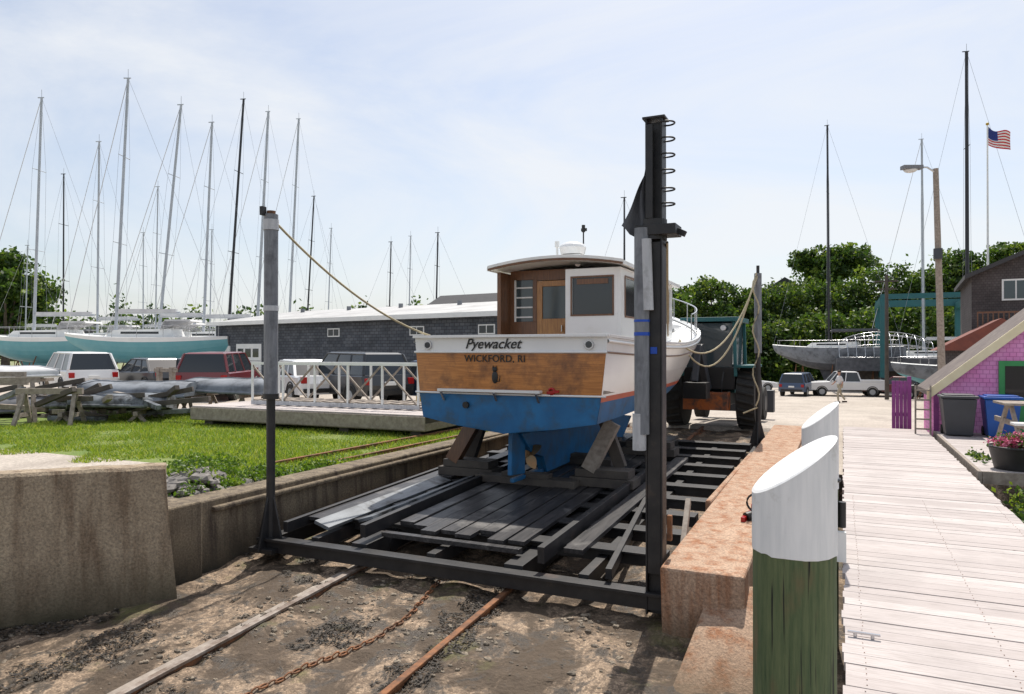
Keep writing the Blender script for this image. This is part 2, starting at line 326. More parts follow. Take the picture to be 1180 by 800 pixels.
# ------------------------------------------------------------------ foliage
def foliage(name,lobes,per,leaf,seed,trunk=None,mats=('leafd','leafm','leafl'),clump=40,spread=.16,parent=None):
    rng=np.random.RandomState(seed); C=[]
    for (x,y,z,rx,ry,rz) in lobes:
        nc=clump
        d=rng.normal(size=(nc,3)); d/=np.linalg.norm(d,axis=1)[:,None]
        r=rng.uniform(.45,1.05,nc)[:,None]; cc=d*r*np.array([rx,ry,rz])
        idx=rng.randint(0,nc,per)
        sp=np.array([rx,ry,rz])*spread*rng.uniform(.6,1.4,nc)[idx][:,None]
        p=cc[idx]+rng.normal(size=(per,3))*sp
        C.append(np.concatenate([p+np.array([x,y,z]),(idx%5)[:,None]],1))
    C=np.concatenate(C); n=len(C); P=C[:,:3]
    a=rng.normal(size=(n,3)); a/=np.linalg.norm(a,axis=1)[:,None]; b=rng.normal(size=(n,3)); b=np.cross(a,b); b/=np.linalg.norm(b,axis=1)[:,None]
    s=leaf*rng.uniform(.6,1.3,n)[:,None]
    V=np.stack([P-a*s,P+b*s*.6,P+a*s,P-b*s*.6],1).reshape(-1,3)
    me=bpy.data.meshes.new(name+'_crown'); me.vertices.add(4*n); me.vertices.foreach_set('co',V.ravel())
    me.loops.add(4*n); me.loops.foreach_set('vertex_index',np.arange(4*n)); me.polygons.add(n); me.polygons.foreach_set('loop_start',np.arange(0,4*n,4)); me.polygons.foreach_set('loop_total',np.full(n,4))
    for m in mats: me.materials.append(M[m])
    pr=np.where(C[:,3]==0,2,np.where(C[:,3]<3,1,0)); pr=np.where(rng.rand(n)<.3,rng.randint(0,len(mats),n),pr)
    me.polygons.foreach_set('material_index',pr.astype(np.int32)); me.update(); me.validate()
    if trunk:
        e=empty(name); o=bpy.data.objects.new('crown',me); COL.objects.link(o); o.parent=e
        t=MB(); bx,by,bz,r=trunk; ctr=Vector((bx,by,bz)); top=Vector((bx,by,min(l[2] for l in lobes)))
        t.tube(ctr,top,r,'bark',r*.7,10)
        for l in lobes: t.tube(top-Vector((0,0,.3)),(l[0],l[1],l[2]+l[5]*.3),r*.5,'bark',r*.12,7)
        t.build('trunk',e)
    else:
        o=bpy.data.objects.new(name,me); COL.objects.link(o)
def tree(name,x,y,top,wid,seed,base=None,per=1500,leaf=.28,low=.3,nl=8):
    rng=random.Random(seed); z0=gz(x,y) if base is None else base; H=top-z0; lobes=[]
    for i in range(nl):
        a=i*2.4+rng.random(); rr=wid*.32*rng.uniform(.4,1.1); zz=z0+H*(low+(1-low)*rng.uniform(.15,.72))
        rx=wid*rng.uniform(.17,.27); lobes.append((x+math.cos(a)*rr,y+math.sin(a)*rr,zz,rx,rx,rx*.7))
    lobes.append((x,y,top-wid*.16,wid*.27,wid*.27,wid*.16))
    foliage(name,lobes,per,leaf,seed,trunk=(x,y,z0-.1,H*.03+.06))
tree('broadleaf_tree',-1.2,98.5,14.9,10.5,1,leaf=.26,per=1300,low=.55)
tree('broadleaf_tree',-13.3,82,9.9,8.5,2,leaf=.24,low=.05,nl=10)
tree('broadleaf_tree',-17.0,86,9.2,8,12,leaf=.24,low=.05,nl=10)
tree('broadleaf_tree',-9.5,84,8.6,7,14,leaf=.24,low=.02,nl=9)
tree('broadleaf_tree',12,97,13.2,9,3,leaf=.25,low=.1)
tree('broadleaf_tree',16.5,93,13.4,9,4,leaf=.25,low=.1)
tree('broadleaf_tree',-74,43,11.5,9,5,leaf=.25,low=.1)
tree('broadleaf_tree',-82,46,12.5,10,6,leaf=.25,low=.1)
def hedge(name,x0,y0,x1,y1,t0,t1,n,seed,r=2.3,per=1500,leaf=.22):
    rng=random.Random(seed); lob=[]
    for i in range(n):
        t=i/(n-1); x=x0+(x1-x0)*t; y=y0+(y1-y0)*t; top=t0+(t1-t0)*t+rng.uniform(-.7,.7); z0=gz(x,y)-.3
        h=top-z0
        lob.append((x,y+rng.uniform(-1.2,1.2),top-h*.27,r,r,h*.27)); lob.append((x+rng.uniform(-1,1),y-rng.uniform(.5,2),z0+h*.28,r,r,h*.32))
    foliage(name,lob,per,leaf,seed,clump=55,spread=.15)
hedge('hedge',-12,85,16,98,8.2,12.8,18,9)
hedge('hedge',-17,78,12,84,4.2,6.6,16,19,r=2.1,per=1100)
lob=[];rng=random.Random(4)
for i in range(60):
    t=i/59; x=-150+133*t; y=70+48*t; hh=7.0+1.6*math.sin(i*1.7)+rng.uniform(-1,1.2)
    lob.append((x,y+rng.uniform(-3,3),hh/2,2.6,3,hh/2))
foliage('distant_tree_line',lob,700,.4,10,clump=30,spread=.2)
foliage('weeds',[(-7.3,6.5,.06,.45,.4,.22),(-6.85,6.3,.02,.2,.4,.14),(-7.7,7.1,.06,.5,.4,.22),(-7.0,7.4,.0,.3,.5,.14),(-8.3,7.4,0,.5,.5,.16),(-7.0,8.4,-.05,.3,.6,.1)],1500,.026,21,mats=('grassc','leafm','grassa'),clump=40,spread=.18)
foliage('weeds',[(1.95,9.2,-.45,.3,.9,.3),(2.1,10.4,-.4,.35,.6,.3),(2.6,9.6,-.45,.5,.8,.3),(1.85,12.6,-.02,.15,.8,.1)],1500,.035,22,mats=('leafd','leafm','grassa'),clump=40,spread=.2)
# ------------------------------------------------------------------ retaining walls
w=MB()
def hexa(w,b,t,z0,z1,k):
    vs=[(p[0],p[1],z) for p,z in zip(b,z0)]+[(p[0],p[1],z) for p,z in zip(t,z1)]
    w.add(vs,[(3,2,1,0),(4,5,6,7),(0,1,5,4),(1,2,6,5),(2,3,7,6),(3,0,4,7)],k)
dx,dy=-.66,-.751; nxw,nyw=.751,-.66
p0=Vector((-6.02,4.98)); p1=p0+Vector((dx,dy))*6
b0=p0+Vector((nxw,nyw))*.12-Vector((dx,dy))*.16; b1=p1+Vector((nxw,nyw))*.12
q0=p0-Vector((nxw,nyw))*.32; q1=p1-Vector((nxw,nyw))*.32
rows=[];NW=40
for j in range(NW+1):
    t=j/NW; top=.52+.05*t+.012*mnoise.noise(Vector((t*25,1,0))); pr=[]
    for kx,(a0,a1,z) in enumerate(((b0,b1,-1.35),(b0.lerp(p0,.35),b1.lerp(p1,.35),-.7),(b0.lerp(p0,.8),b1.lerp(p1,.8),0),(p0,p1,top-.03),(p0-Vector((nxw,nyw))*.03,p1-Vector((nxw,nyw))*.03,top),(q0,q1,top-.01),(q0,q1,-1.35))):
        p=a0.lerp(a1,t); n_=.012*mnoise.noise(Vector((t*18,kx*3.1,2))); pr.append((p.x+nxw*n_,p.y+nyw*n_,z))
    rows.append(pr)
w.grid(rows,'conc',False); w.add(rows[0],[tuple(range(7))],'conc'); w.add(rows[-1],[tuple(range(7))],'conc')
w.build('concrete_retaining_wall')
w=MB()
hexa(w,[(-6.25,5.22),(-6.7,5.22),(-6.7,16.8),(-6.25,16.8)],[(-6.3,5.25),(-6.68,5.25),(-6.68,16.8),(-6.3,16.8)],[-1.2]*4,[.02,.02,-.04,-.04],'concd')
w.bx(-6.72,-6.2,5.14,5.6,-1.2,.05,'concd')
w.bx(-6.33,-6.24,5.8,16.6,-.12,-.06,'concd')
w.build('concrete_retaining_wall',bevel=.02)
w=MB()
hexa(w,[(-1.38,6.05),(-.7,6.05),(-.7,17),(-1.38,17)],[(-1.4,6.0),(-.72,6.0),(-.72,17),(-1.4,17)],[-1.3]*4,[-.16,-.16,0,0],'concr')
hexa(w,[(-.7,7.2),(-.12,7.2),(-.12,17),(-.7,17)],[(-.7,7.2),(-.12,7.2),(-.12,17),(-.7,17)],[-1.3]*4,[-.17,-.17,-.02,-.02],'concr')
w.bx(-1.47,-1.4,8.6,13,-.6,-.1,'concr')
w.build('concrete_retaining_wall',bevel=.025)
w=MB()
hexa(w,[(-1.2,4.4),(-.5,4.4),(-.5,6.15),(-1.2,6.15)],[(-1.2,4.45),(-.5,4.45),(-.62,6.3),(-1.02,6.3)],[-1.5]*4,[-1.05,-1.12,-.30,-.34],'concr')
w.build('broken_concrete_slab',bevel=.03)
def rock(w,c,r,k,seed):
    n=7; pts=[]
    for j in range(5):
        ph=math.radians(-80+40*j); row=[]
        for i in range(n+1):
            t=2*math.pi*(i%n)/n; q=1+.5*mnoise.noise(Vector((math.cos(t)*1.3+seed,math.sin(t)*1.3,ph)))
            row.append((c[0]+r*q*math.cos(ph)*math.cos(t)*1.3,c[1]+r*q*math.cos(ph)*math.sin(t),c[2]+r*q*.6*math.sin(ph)))
        pts.append(row)
    w.grid(pts,k,False)
w=MB(); rr=random.Random(5)
for i in range(150):
    x,y=rr.gauss(-7.2,.32),rr.gauss(6.25,.4)
    if x>-6.74: x=-6.76
    rock(w,(x,y,-.08+.28*math.exp(-((x+7.15)**2+(y-6.25)**2)*3)*rr.random()),rr.uniform(.04,.12),'stone',i)
w.build('rubble_stones')
w=MB()
for i in range(2600):
    x,y=rr.uniform(-6.8,-1.5),rr.uniform(2.2,6.2)
    if mnoise.noise(Vector((x*.8,y*.8,7)))+rr.uniform(-.25,.25)<0: continue
    rock(w,(x,y,zf(y)+.003+zrough(x,y)),rr.choice([.006,.008,.011,.015,.024]),'pebble',i)
w.build('shore_pebbles')
# wrack: thin mats of weed lying on the shore
rng=np.random.RandomState(31); V=[];F=[];MI=[]
for k in range(60000):
    x=rng.uniform(-6.9,-1.5); y=rng.uniform(2.3,6.6)
    d=mnoise.noise(Vector((x*1.5,y*1.1,11)))+.5*mnoise.noise(Vector((x*4,y*4,12)))+.3*mnoise.noise(Vector((x*9,y*9,13)))
    if d<.27: continue
    z=zf(y)+zrough(x,y)+.004+.012*rng.rand(); a=rng.uniform(0,6.28); l=.012+.022*rng.rand(); wd=.004+.004*rng.rand()
    c,s_=math.cos(a),math.sin(a); o=len(V)
    V+=[(x-c*l,y-s_*l,z),(x+s_*wd,y-c*wd,z+.006),(x+c*l,y+s_*l,z+rng.uniform(-.004,.012)),(x-s_*wd,y+c*wd,z+.003)]; F.append((o,o+1,o+2,o+3)); MI.append(rng.choice([0,0,1]))
me=bpy.data.meshes.new('seaweed'); me.from_pydata(V,[],F); me.materials.append(M['weed']); me.materials.append(M['timberdark']); me.polygons.foreach_set('material_index',MI)
COL.objects.link(bpy.data.objects.new('seaweed',me))
# ------------------------------------------------------------------ rails
def rail(name,x,k,y0=-2,y1=17):
    w=MB(); f=lambda y:zf(y)-.035
    w.beam((x,y0,f(y0)-.02),(x,y1,f(y1)-.02),.12,.05,'rust'); w.beam((x,y0,f(y0)+.03),(x,y1,f(y1)+.03),.025,.07,'rust'); w.beam((x,y0,f(y0)+.075),(x,y1,f(y1)+.075),.06,.03,k)
    w.build(name,bevel=.006)
rail('slipway_rail',-4.7,'railtop'); rail('slipway_rail',-2.95,'rust')
w=MB(); w.beam((-4.83,-2,zf(-2)-.02),(-4.83,17,zf(17)-.02),.07,.06,'timber'); w.build('slipway_timber')
w=MB()
for a,b in(((-7.25,7.6),(-6.95,16)),((-7.95,8.4),(-7.6,16))):
    w.beam((*a,-.09),(*b,-.09),.06,.07,'rust')
w.build('rusty_track',bevel=.005)
w=MB(); pts=[]
y=6.3
while y>1.5:
    x=-3.65-.12*math.sin(y*2.1)-(6.3-y)*.06; z=zf(y)+.012+zrough(x,y)
    i=len(pts); c=Vector((x,y,z)); lp=[]
    for t in range(9):
        a=2*math.pi*t/8; u=.045*math.cos(a); v=.022*math.sin(a)
        lp.append(c+(Vector((v,u,0)) if i%2 else Vector((0,u,v))))
    w.path(lp,.0085,'rust',5); pts.append(c); y-=.068
w.build('haul_chain')
# ------------------------------------------------------------------ cradle
def zc(y): return -.475+.034*(y-6.3)
w=MB()
Y0,Y1=6.3,14.7; XL,XR=-5.92,-1.5
w.beam((XL-.1,Y0,zc(Y0)-.07),(XR+.08,Y0,zc(Y0)-.07),.14,.15,'black')
w.beam((XL-.1,Y0-.09,zc(Y0)+.0),(XR+.08,Y0-.09,zc(Y0)+.0),.06,.03,'black')
for x in(XL,XR): w.beam((x,Y0,zc(Y0)-.07),(x,Y1,zc(Y1)-.07),.13,.16,'black')
for x in(-4.75,-2.92): w.beam((x,Y0+.08,zc(Y0)-.06),(x,Y1,zc(Y1)-.06),.2,.2,'black')
for x in(-5.35,-2.2,-3.85): w.beam((x,Y0+.08,zc(Y0)-.03),(x,Y1,zc(Y1)-.03),.1,.14,'black')
y=7.1
while y<Y1+.1:
    w.beam((XL+.07,y,zc(y)+.03),(XR-.07,y,zc(y)+.03),.15,.13,'black'); 
    w.beam((XL+.07,y-.04,zc(y)+.10),(XR-.07,y-.04,zc(y)+.10),.24,.02,'black'); y+=.78
for x in(-4.7,-2.95):
    for yy in(6.9,9.2,11.6,13.9):
        w.tube((x-.06,yy,zf(yy)+.14),(x+.06,yy,zf(yy)+.14),.10,'black')
rr=random.Random(2)
x=-4.5
while x<-2.9:
    o=rr.uniform(-.02,.02); ya=6.6+rr.uniform(0,.35)
    w.beam((x,ya,zc(ya)+.135+o*.4),(x+rr.uniform(-.02,.02),14.4,zc(14.4)+.135+o*.4),.185,.045,'plank'); x+=.205
w.beam((-4.6,6.62,zc(6.6)+.1),(-2.95,6.62,zc(6.6)+.1),.09,.05,'plank')
for x,ya,yb,k,tilt in((-5.62,6.7,10.6,'plank',0),(-5.36,6.5,9.2,'greyplate',.3),(-5.05,6.9,9.9,'greyplate',-.3),(-5.37,9.3,13.5,'plank',0),(-4.8,9.4,13,'plank',0)):
    w.beam((x,ya,zc(ya)+.14),(x+.04,yb,zc(yb)+.14),.21,.04,k,up=(tilt,0,1))
w.beam((-2.42,6.7,zc(6.5)+.14),(-2.42,12,zc(12)+.14),.2,.05,'plank')
w.beam((-2.62,6.35,zc(6.4)+.17),(-2.62,11,zc(11)+.17),.07,.16,'black')
w.beam((-4.72,6.4,zc(6.4)+.17),(-4.72,12,zc(12)+.17),.07,.14,'black')
w.beam((-5.75,6.35,zc(6.4)+.12),(-5.75,11,zc(11)+.12),.06,.12,'black')
w.beam((-1.95,6.35,zc(6.4)+.08),(-2.35,9.5,zc(9.5)+.1),.06,.1,'black')
for y in(9.3,11.0,12.8):
    w.beam((-4.8,y,zc(y)+.20),(-3.3,y,zc(y)+.20),.26,.1,'timberdark'); w.beam((-4.4,y,zc(y)+.28),(-3.7,y,zc(y)+.28),.2,.06,'timberdark')
for sgn in(-1,1):
    for y in(9.6,12.2):
        xb=-4.05+sgn*1.05
        w.bx(xb-.45,xb+.45,y-.2,y+.2,zc(y)+.15,zc(y)+.27,'timberdark'); w.bx(xb-.38,xb+.38,y-.17,y+.17,zc(y)+.275,zc(y)+.38,'timberdark')
        w.beam((xb+sgn*.25 if sgn<0 else xb-.2,y-.1,zc(y)+.36),(xb-sgn*.12 if sgn<0 else xb+.12,y,.66),.2,.16,'timber' if sgn>0 else 'brown',up=(0,1,0))
        w.beam((xb+sgn*.15,y+.28,zc(y)+.36),(xb-sgn*.1,y+.28,.68),.16,.12,'timberdark',up=(0,1,0))
def foot(x,y):
    z=zc(y)-.12
    for a in range(4):
        c,s_=math.cos(a*math.pi/2),math.sin(a*math.pi/2)
        vs=[(x+c*.04,y+s_*.04,z),(x+c*.2,y+s_*.2,z),(x+c*.04,y+s_*.04,z+.62)]
        t=Vector((-s_,c,0))*.012; w.add([Vector(p)+t for p in vs]+[Vector(p)-t for p in vs],[(0,1,2),(5,4,3),(0,3,4,1),(1,4,5,2),(2,5,3,0)],'black')
    w.bx(x-.17,x+.17,y-.17,y+.17,z-.02,z+.03,'black')
foot(XL,Y0)
w.tube((XL,Y0,zc(Y0)-.1),(XL,Y0,1.5),.05,'black'); w.tube((XL,Y0,1.15),(XL,Y0,3.2),.078,'greysleeve',n=16); w.tube((XL,Y0,3.2),(XL,Y0,3.24),.05,'rust')
w.tube((XL,Y0,1.1),(XL,Y0,1.16),.09,'black'); w.tube((XL,Y0,2.1),(XL,Y0,2.16),.084,'whitesleeve',n=16);w.tube((XL,Y0,3.02),(XL,Y0,3.14),.086,'whitesleeve',n=16)
w.bx(XL-.06,XL-.02,Y0-.12,Y0-.05,3.18,3.28,'black')
x,y=XR,Y0
w.bx(x-.075,x-.06,y-.08,y+.08,-.66,3.68,'black'); w.bx(x+.06,x+.075,y-.08,y+.08,-.66,3.68,'black'); w.bx(x-.06,x+.06,y-.02,y+.02,-.66,3.66,'black')
w.bx(x-.058,x+.058,y-.075,y-.045,-.3,2.6,'black')
w.tube((x-.10,y-.1,.92),(x-.10,y-.1,2.72),.066,'greysleeve',n=16); w.tube((x-.12,y-.11,.78),(x-.12,y-.11,1.1),.06,'whitesleeve',n=16)
w.tube((x-.10,y-.1,1.78),(x-.10,y-.1,1.81),.069,'tape',n=16); w.tube((x-.10,y-.1,1.9),(x-.10,y-.1,1.92),.069,'tape',n=16);w.bx(x-.03,x+.03,y-.085,y-.078,1.62,1.68,'tape')
w.tube((x-.04,y-.12,2.0),(x-.06,y-.12,2.62),.05,'whitesleeve',n=12)
w.beam((x-.16,y,2.7),(x+.2,y,2.7),.26,.09,'black'); w.tube((x-.02,y,2.62),(x-.02,y,2.8),.12,'black')
w.beam((x+.1,y,2.74),(x+.26,y,2.66),.05,.05,'black')
for zz in(3.64,3.5,3.36,3.22,3.06,2.93): w.ring((x+.10,y-.02,zz),.07,.009,'blackp','z',-120,120)
w.box((x,y,3.69),(.2,.18,.02),'black'); w.beam((x-.03,y-.1,2.8),(x-.03,y-.1,3.62),.06,.04,'black')
w.box((x+.12,y,.1),(.04,.05,.22),'rust')
for xx in(XR,XL):
    foot(xx,Y1); w.tube((xx,Y1,zc(Y1)-.1),(xx,Y1,2.9),.05,'black'); w.tube((xx,Y1,1.6),(xx,Y1,3.15),.07,'greysleeve',n=14)
    w.tube((xx-.0,Y1,3.15),(xx,Y1,3.3),.03,'black')
w.beam((XR+.12,Y0+.3,-.6),(XR+.05,Y0+1.2,.1),.05,.09,'timber')
cr=w.build('boat_cradle',bevel=.006)
w=MB(); pts=[]
for i in range(13):
    t=i/12; row=[]
    for j in range(9):
        u=j/8; wd=.02+.30*t*(1-.25*t); row.append((XR-.07-wd*u*(.35+.65*t)+.01*math.sin(7*t+3*u),Y0-.06+.04*math.sin(9*u+4*t),3.33-.62*t-.1*u*(1-t)+.05*math.sin(9*u)*t))
    pts.append(row)
w.grid(pts,'darkcanvas'); w.build('torn_canvas_flag',fix=False)
def rope(name,a,b,sag,r=.014,k='rope',n=16,parent=None):
    a=Vector(a);b=Vector(b); w=MB(); w.path([a.lerp(b,i/n)-Vector((0,0,sag*4*(i/n)*(1-i/n))) for i in range(n+1)],r,k); return w.build(name,parent)
rope('mooring_rope',(XL+.05,Y0,3.12),(-5.3,8.75,1.86),.18)
rope('mooring_rope',(XR+.1,Y0,2.6),(-2.72,12.3,1.9),.22,.012)
rope('mooring_rope',(XR,Y1-.05,3.1),(-2.6,12.6,1.8),.7,.016)
rope('mooring_rope',(XR-.02,Y1-.07,3.15),(-2.75,13.4,1.85),1.05,.016)
w=MB(); pts=[(XR-.03-.06*math.sin(i*.9),Y1-.1,3.1-i*.12) for i in range(22)]+[(XR-.4*i/6,Y1-.1,.55-.03*i) for i in range(5)]
w.path(pts,.016,'rope'); w.build('mooring_rope')
# ------------------------------------------------------------------ main boat
boat=empty('wooden_motor_boat'); CX=-4.05; YT=8.6; LB=9.3
def st(t):
    bow=max(0,(t-.5)/.5); bs=(1.40+.15*math.sin(math.pi*min(t,.5)))*(1-bow**2.3); bs=max(bs,.015)
    zs=1.82-.07*math.sin(math.pi*min(t/.7,1))+.7*max(0,(t-.4)/.6)**1.8
    bc=bs*(.90-.42*t); zch=.73+.5*t**2.2; zk=.56-.30*math.sin(math.pi*min(t*1.1,1))*(1-t)+.62*max(0,(t-.55)/.45)**2
    zl=[zk,zk+(zch-zk)*.45,zch]
    for q in(1.0,1.07): zl.append(max(q+.02*t,zl[-1]+.03))
    zl+= [zl[-1]+(zs-.19-zl[-1])*.5,zs-.19,zs]
    xl=[0,bc*.55,bc]
    for z in zl[3:]:
        f=(z-zch)/(zs-zch); xl.append(bc+(bs-bc)*f**.75)
    return xl,zl
NS=30; kk=['blue','blue','blue','boot','hullwhite','hullwhite','hullwhite']
hull=MB()
def yy(t,z): return YT+LB*t-max(0,(t-.6)/.4)*(2.4-z)*.45
for sgn in(-1,1):
    for r in range(7):
        rows=[]
        for i in range(NS+1):
            t=i/NS; xl,zl=st(t); rows.append([(CX+sgn*xl[q],yy(t,zl[q]),zl[q]) for q in(r,r+1)])
        hull.grid(rows,kk[r])
xl,zl=st(0); kt=['blue','blue','blue','blue','varnish','varnish','hullwhite']
def yb(x,b=1.4): return YT-.07*(1-(x/b)**2)
NT=14
for r in range(7):
    rows=[]
    for q in(r,r+1):
        rows.append([(CX+xl[q]*(2*i/NT-1),yb(xl[q]*(2*i/NT-1)),zl[q]) for i in range(NT+1)])
    hull.grid(rows,kt[r])
hull.build('hull',boat,fix=True)
d=MB()
for sgn in(-1,1):
    cap=[];rub=[];low=[]
    for i in range(NS+1):
        t=i/NS; xl,zl=st(t); cap.append((CX+sgn*max(xl[7]-.03,0),yy(t,zl[7]),zl[7]+.02)); rub.append((CX+sgn*(xl[7]+.0),yy(t,zl[7]),zl[7]-.05)); low.append((CX+sgn*(xl[6]+.005),yy(t,zl[6]),zl[6]))
    for a,b in zip(cap[:-1],cap[1:]): d.beam(a,b,.1,.035,'hullwhite')
    d.path(rub,.022,'hullwhite',8); d.path(low,.014,'brown',6)
tc=[(CX+1.4*(2*i/NT-1),yb(1.4*(2*i/NT-1)),1.84) for i in range(NT+1)]
for a,b in zip(tc[:-1],tc[1:]): d.beam(a,b,.12,.035,'hullwhite')
d.path([(p[0],p[1]-.01,1.63) for p in tc],.016,'hullwhite',8)
d.path([(p[0]*.985+CX*.015,p[1]-.012,1.075) for p in tc],.014,'hullwhite',8)
rows=[]
for i in range(NS+1):
    t=i/NS
    if YT+LB*t<10.3: continue
    xl,zl=st(t); rows.append([(CX-xl[7]+.02,yy(t,zl[7]),zl[7]-.02),(CX,yy(t,zl[7]),zl[7]+.03),(CX+xl[7]-.02,yy(t,zl[7]),zl[7]-.02)])
d.grid(rows,'white')
d.bx(CX-1.33,CX+1.33,8.65,10.4,1.1,1.15,'timber')
for sgn in(-1,1): d.bx(CX+sgn*1.3-.02,CX+sgn*1.3+.02,8.62,10.4,1.1,1.8,'white')
d.bx(CX-1.3,CX+1.3,10.38,10.42,1.1,1.78,'brown')
for px in(1.17,-1.17):
    d.tube((CX+px,yb(px)-.03,1.725),(CX+px,yb(px)+.02,1.725),.062,'steel',n=20); d.tube((CX+px,yb(px)-.036,1.725),(CX+px,yb(px)+.02,1.725),.042,'glass',n=20)
d.bx(CX-.95,CX+.55,YT-.16,YT-.05,1.10,1.135,'white')
for px in(-.9,-.1,.5): d.beam((CX+px,YT-.15,1.1),(CX+px,YT-.05,.98),.03,.03,'steel')
d.ring((CX+.68,YT-.07,1.13),.035,.018,'lamp_red','y'); d.beam((CX+.62,YT-.08,1.11),(CX+.78,YT-.07,1.13),.03,.035,'lamp_red')
d.tube((CX-.55,YT-.10,.92),(CX-.55,YT,.92),.045,'blackp')
cx_,cz_=CX-.12,1.3; 
d.dome((cx_,YT-.075,cz_),.045,.015,.085,'blackp',-90); d.dome((cx_,YT-.078,cz_+.10),.036,.014,.032,'blackp',-90)
for e in(-.022,.022): d.prism([(cx_+e-.013,cz_+.115),(cx_+e+.013,cz_+.115),(cx_+e,cz_+.155)],'y',YT-.09,YT-.077,'blackp')
d.path([(cx_+.03,YT-.085,cz_-.06),(cx_+.07,YT-.085,cz_-.05),(cx_+.08,YT-.085,cz_+.02)],.007,'blackp')
d.build('deck_and_trim',boat,bevel=.004)
k=MB()
k.prism([(8.95,.52),(13.5,.42),(14.6,.3),(13.9,-.1),(9.9,-.15),(9.75,.1),(9.35,.2)],'x',CX-.07,CX+.07,'blue')
k.prism([(8.75,.55),(9.2,.55),(9.18,-.06),(8.72,-.02)],'x',CX-.03,CX+.03,'blue')
k.beam((CX,8.8,-.1),(CX,10,-.12),.06,.06,'blue'); k.tube((CX,9.3,.2),(CX,9.9,.22),.03,'bronze')
k.tube((CX,9.28,.2),(CX,9.42,.2),.05,'bronze')
for a in range(4):
    an=a*math.pi/2+.5; pts=[]
    for i in range(6):
        t=i/5; r_=.04+.2*t; wd=.085*math.sin(math.pi*(.15+.8*t)); row=[]
        for s_ in(-1,1):
            aa=an+s_*wd/max(r_,.05)*.8; row.append((CX+r_*math.cos(aa),9.33+s_*wd*.45,.2+r_*math.sin(aa)))
        pts.append(row)
    k.grid(pts,'bronze')
k.build('keel_rudder_propeller',boat,bevel=.01)
# wheelhouse
h=MB(); HX0,HX1,HY0,HY1,HZ0,HZ1=-5.02,-3.0,10.4,13.9,1.74,2.9
Hc=(HX0+HX1)/2
def side(x0,x1):
    wy=[(10.62,11.45),(11.62,12.5),(12.68,13.6)]; zb,zt=2.18,2.76
    h.bx(x0,x1,HY0,HY1,HZ0,zb,'hullwhite'); h.bx(x0,x1,HY0,HY1,zt,HZ1,'hullwhite')
    ed=[HY0]+[v for p in wy for v in p]+[HY1]
    for i in range(0,len(ed),2): h.bx(x0,x1,ed[i],ed[i+1],zb,zt,'hullwhite')
    for a,b in wy:
        h.bx((x0+x1)/2-.006,(x0+x1)/2+.006,a,b,zb,zt,'glass')
        s_=1 if x0>Hc else -1; xo=(x1 if s_>0 else x0)
        for q in((a-.02,b+.02,zb-.03,zb),(a-.02,b+.02,zt,zt+.03),(a-.03,a,zb,zt),(b,b+.03,zb,zt)): h.bx(min(xo,xo+s_*.012),max(xo,xo+s_*.012),q[0],q[1],q[2],q[3],'brown')
side(HX1-.05,HX1); side(HX0,HX0+.05)
h.bx(HX0,HX1,HY1,HY1+.05,HZ0,2.25,'hullwhite'); h.bx(HX0,HX1,HY1,HY1+.05,2.75,HZ1,'hullwhite')
for x0,x1 in((HX0,HX0+.1),(-4.5,-4.42),(-3.8,-3.72),(HX1-.1,HX1)): h.bx(x0,x1,HY1,HY1+.05,2.25,2.75,'hullwhite')
h.bx(HX0+.1,HX1-.1,HY1+.02,HY1+.03,2.25,2.75,'glass')
Xa=-3.88
h.bx(Xa,HX1-.05,HY0,HY0+.05,HZ0-.6,2.2,'hullwhite'); h.bx(Xa,HX1-.05,HY0,HY0+.05,2.76,HZ1,'hullwhite')
h.bx(Xa,-3.77,HY0,HY0+.05,2.2,2.76,'hullwhite'); h.bx(-3.13,HX1-.05,HY0,HY0+.05,2.2,2.76,'hullwhite')
h.bx(-3.77,-3.13,HY0+.02,HY0+.03,2.2,2.76,'glass')
for q in((-3.795,-3.105,2.175,2.2),(-3.795,-3.105,2.76,2.785),(-3.795,-3.77,2.2,2.76),(-3.13,-3.105,2.2,2.76)): h.bx(q[0],q[1],HY0-.012,HY0,q[2],q[3],'brown')
h.bx(-3.7,-3.2,HY0+.012,HY0+.018,2.66,2.74,'brown')
Yr=HY0+.35
h.bx(HX0+.05,-4.50,Yr,Yr+.05,1.2,2.12,'brown'); h.bx(HX0+.05,-4.50,Yr,Yr+.05,2.8,HZ1+.05,'brown'); h.bx(-4.5,Xa-.002,Yr,Yr+.05,2.78,HZ1+.05,'brown')
for x0,x1 in((HX0+.05,HX0+.12),(-4.57,-4.50)): h.bx(x0,x1,Yr-.005,Yr+.045,2.12,2.8,'brown')
h.bx(HX0+.12,-4.57,Yr+.025,Yr+.035,2.12,2.8,'cabglass')
h.bx(Xa-.003,Xa+.03,HY0+.05,Yr+.05,1.2,HZ1,'door')
h.bx(HX0-.012,HX0+.052,HY0-.03,HY0+.36,1.2,HZ1,'brown')
for i in range(4): h.bx(HX0+.13,-4.58,Yr+.0,Yr+.02,2.18+.16*i,2.205+.16*i,'white')
h.bx(HX0+.12,HX0+.15,Yr-.01,Yr+.02,2.12,2.8,'white')
h.bx(-4.49,-4.40,Yr-.02,Yr+.03,1.2,2.77,'door'); h.bx(-4.0,-3.91,Yr-.02,Yr+.03,1.2,2.77,'door')
h.bx(-4.40,-4.0,Yr-.02,Yr+.03,2.68,2.77,'door'); h.bx(-4.40,-4.0,Yr-.02,Yr+.03,1.2,2.16,'door'); h.bx(-4.40,-4.0,Yr,Yr+.01,2.16,2.68,'cabglass')
h.tube((-4.05,Yr-.06,1.95),(-4.05,Yr-.06,2.05),.012,'steel')
rows=[];rowb=[]; RW=1.10
def roofz(x,y): return 2.92+.11*(1-((x-Hc)/1.1)**2)-.01*(y-12)
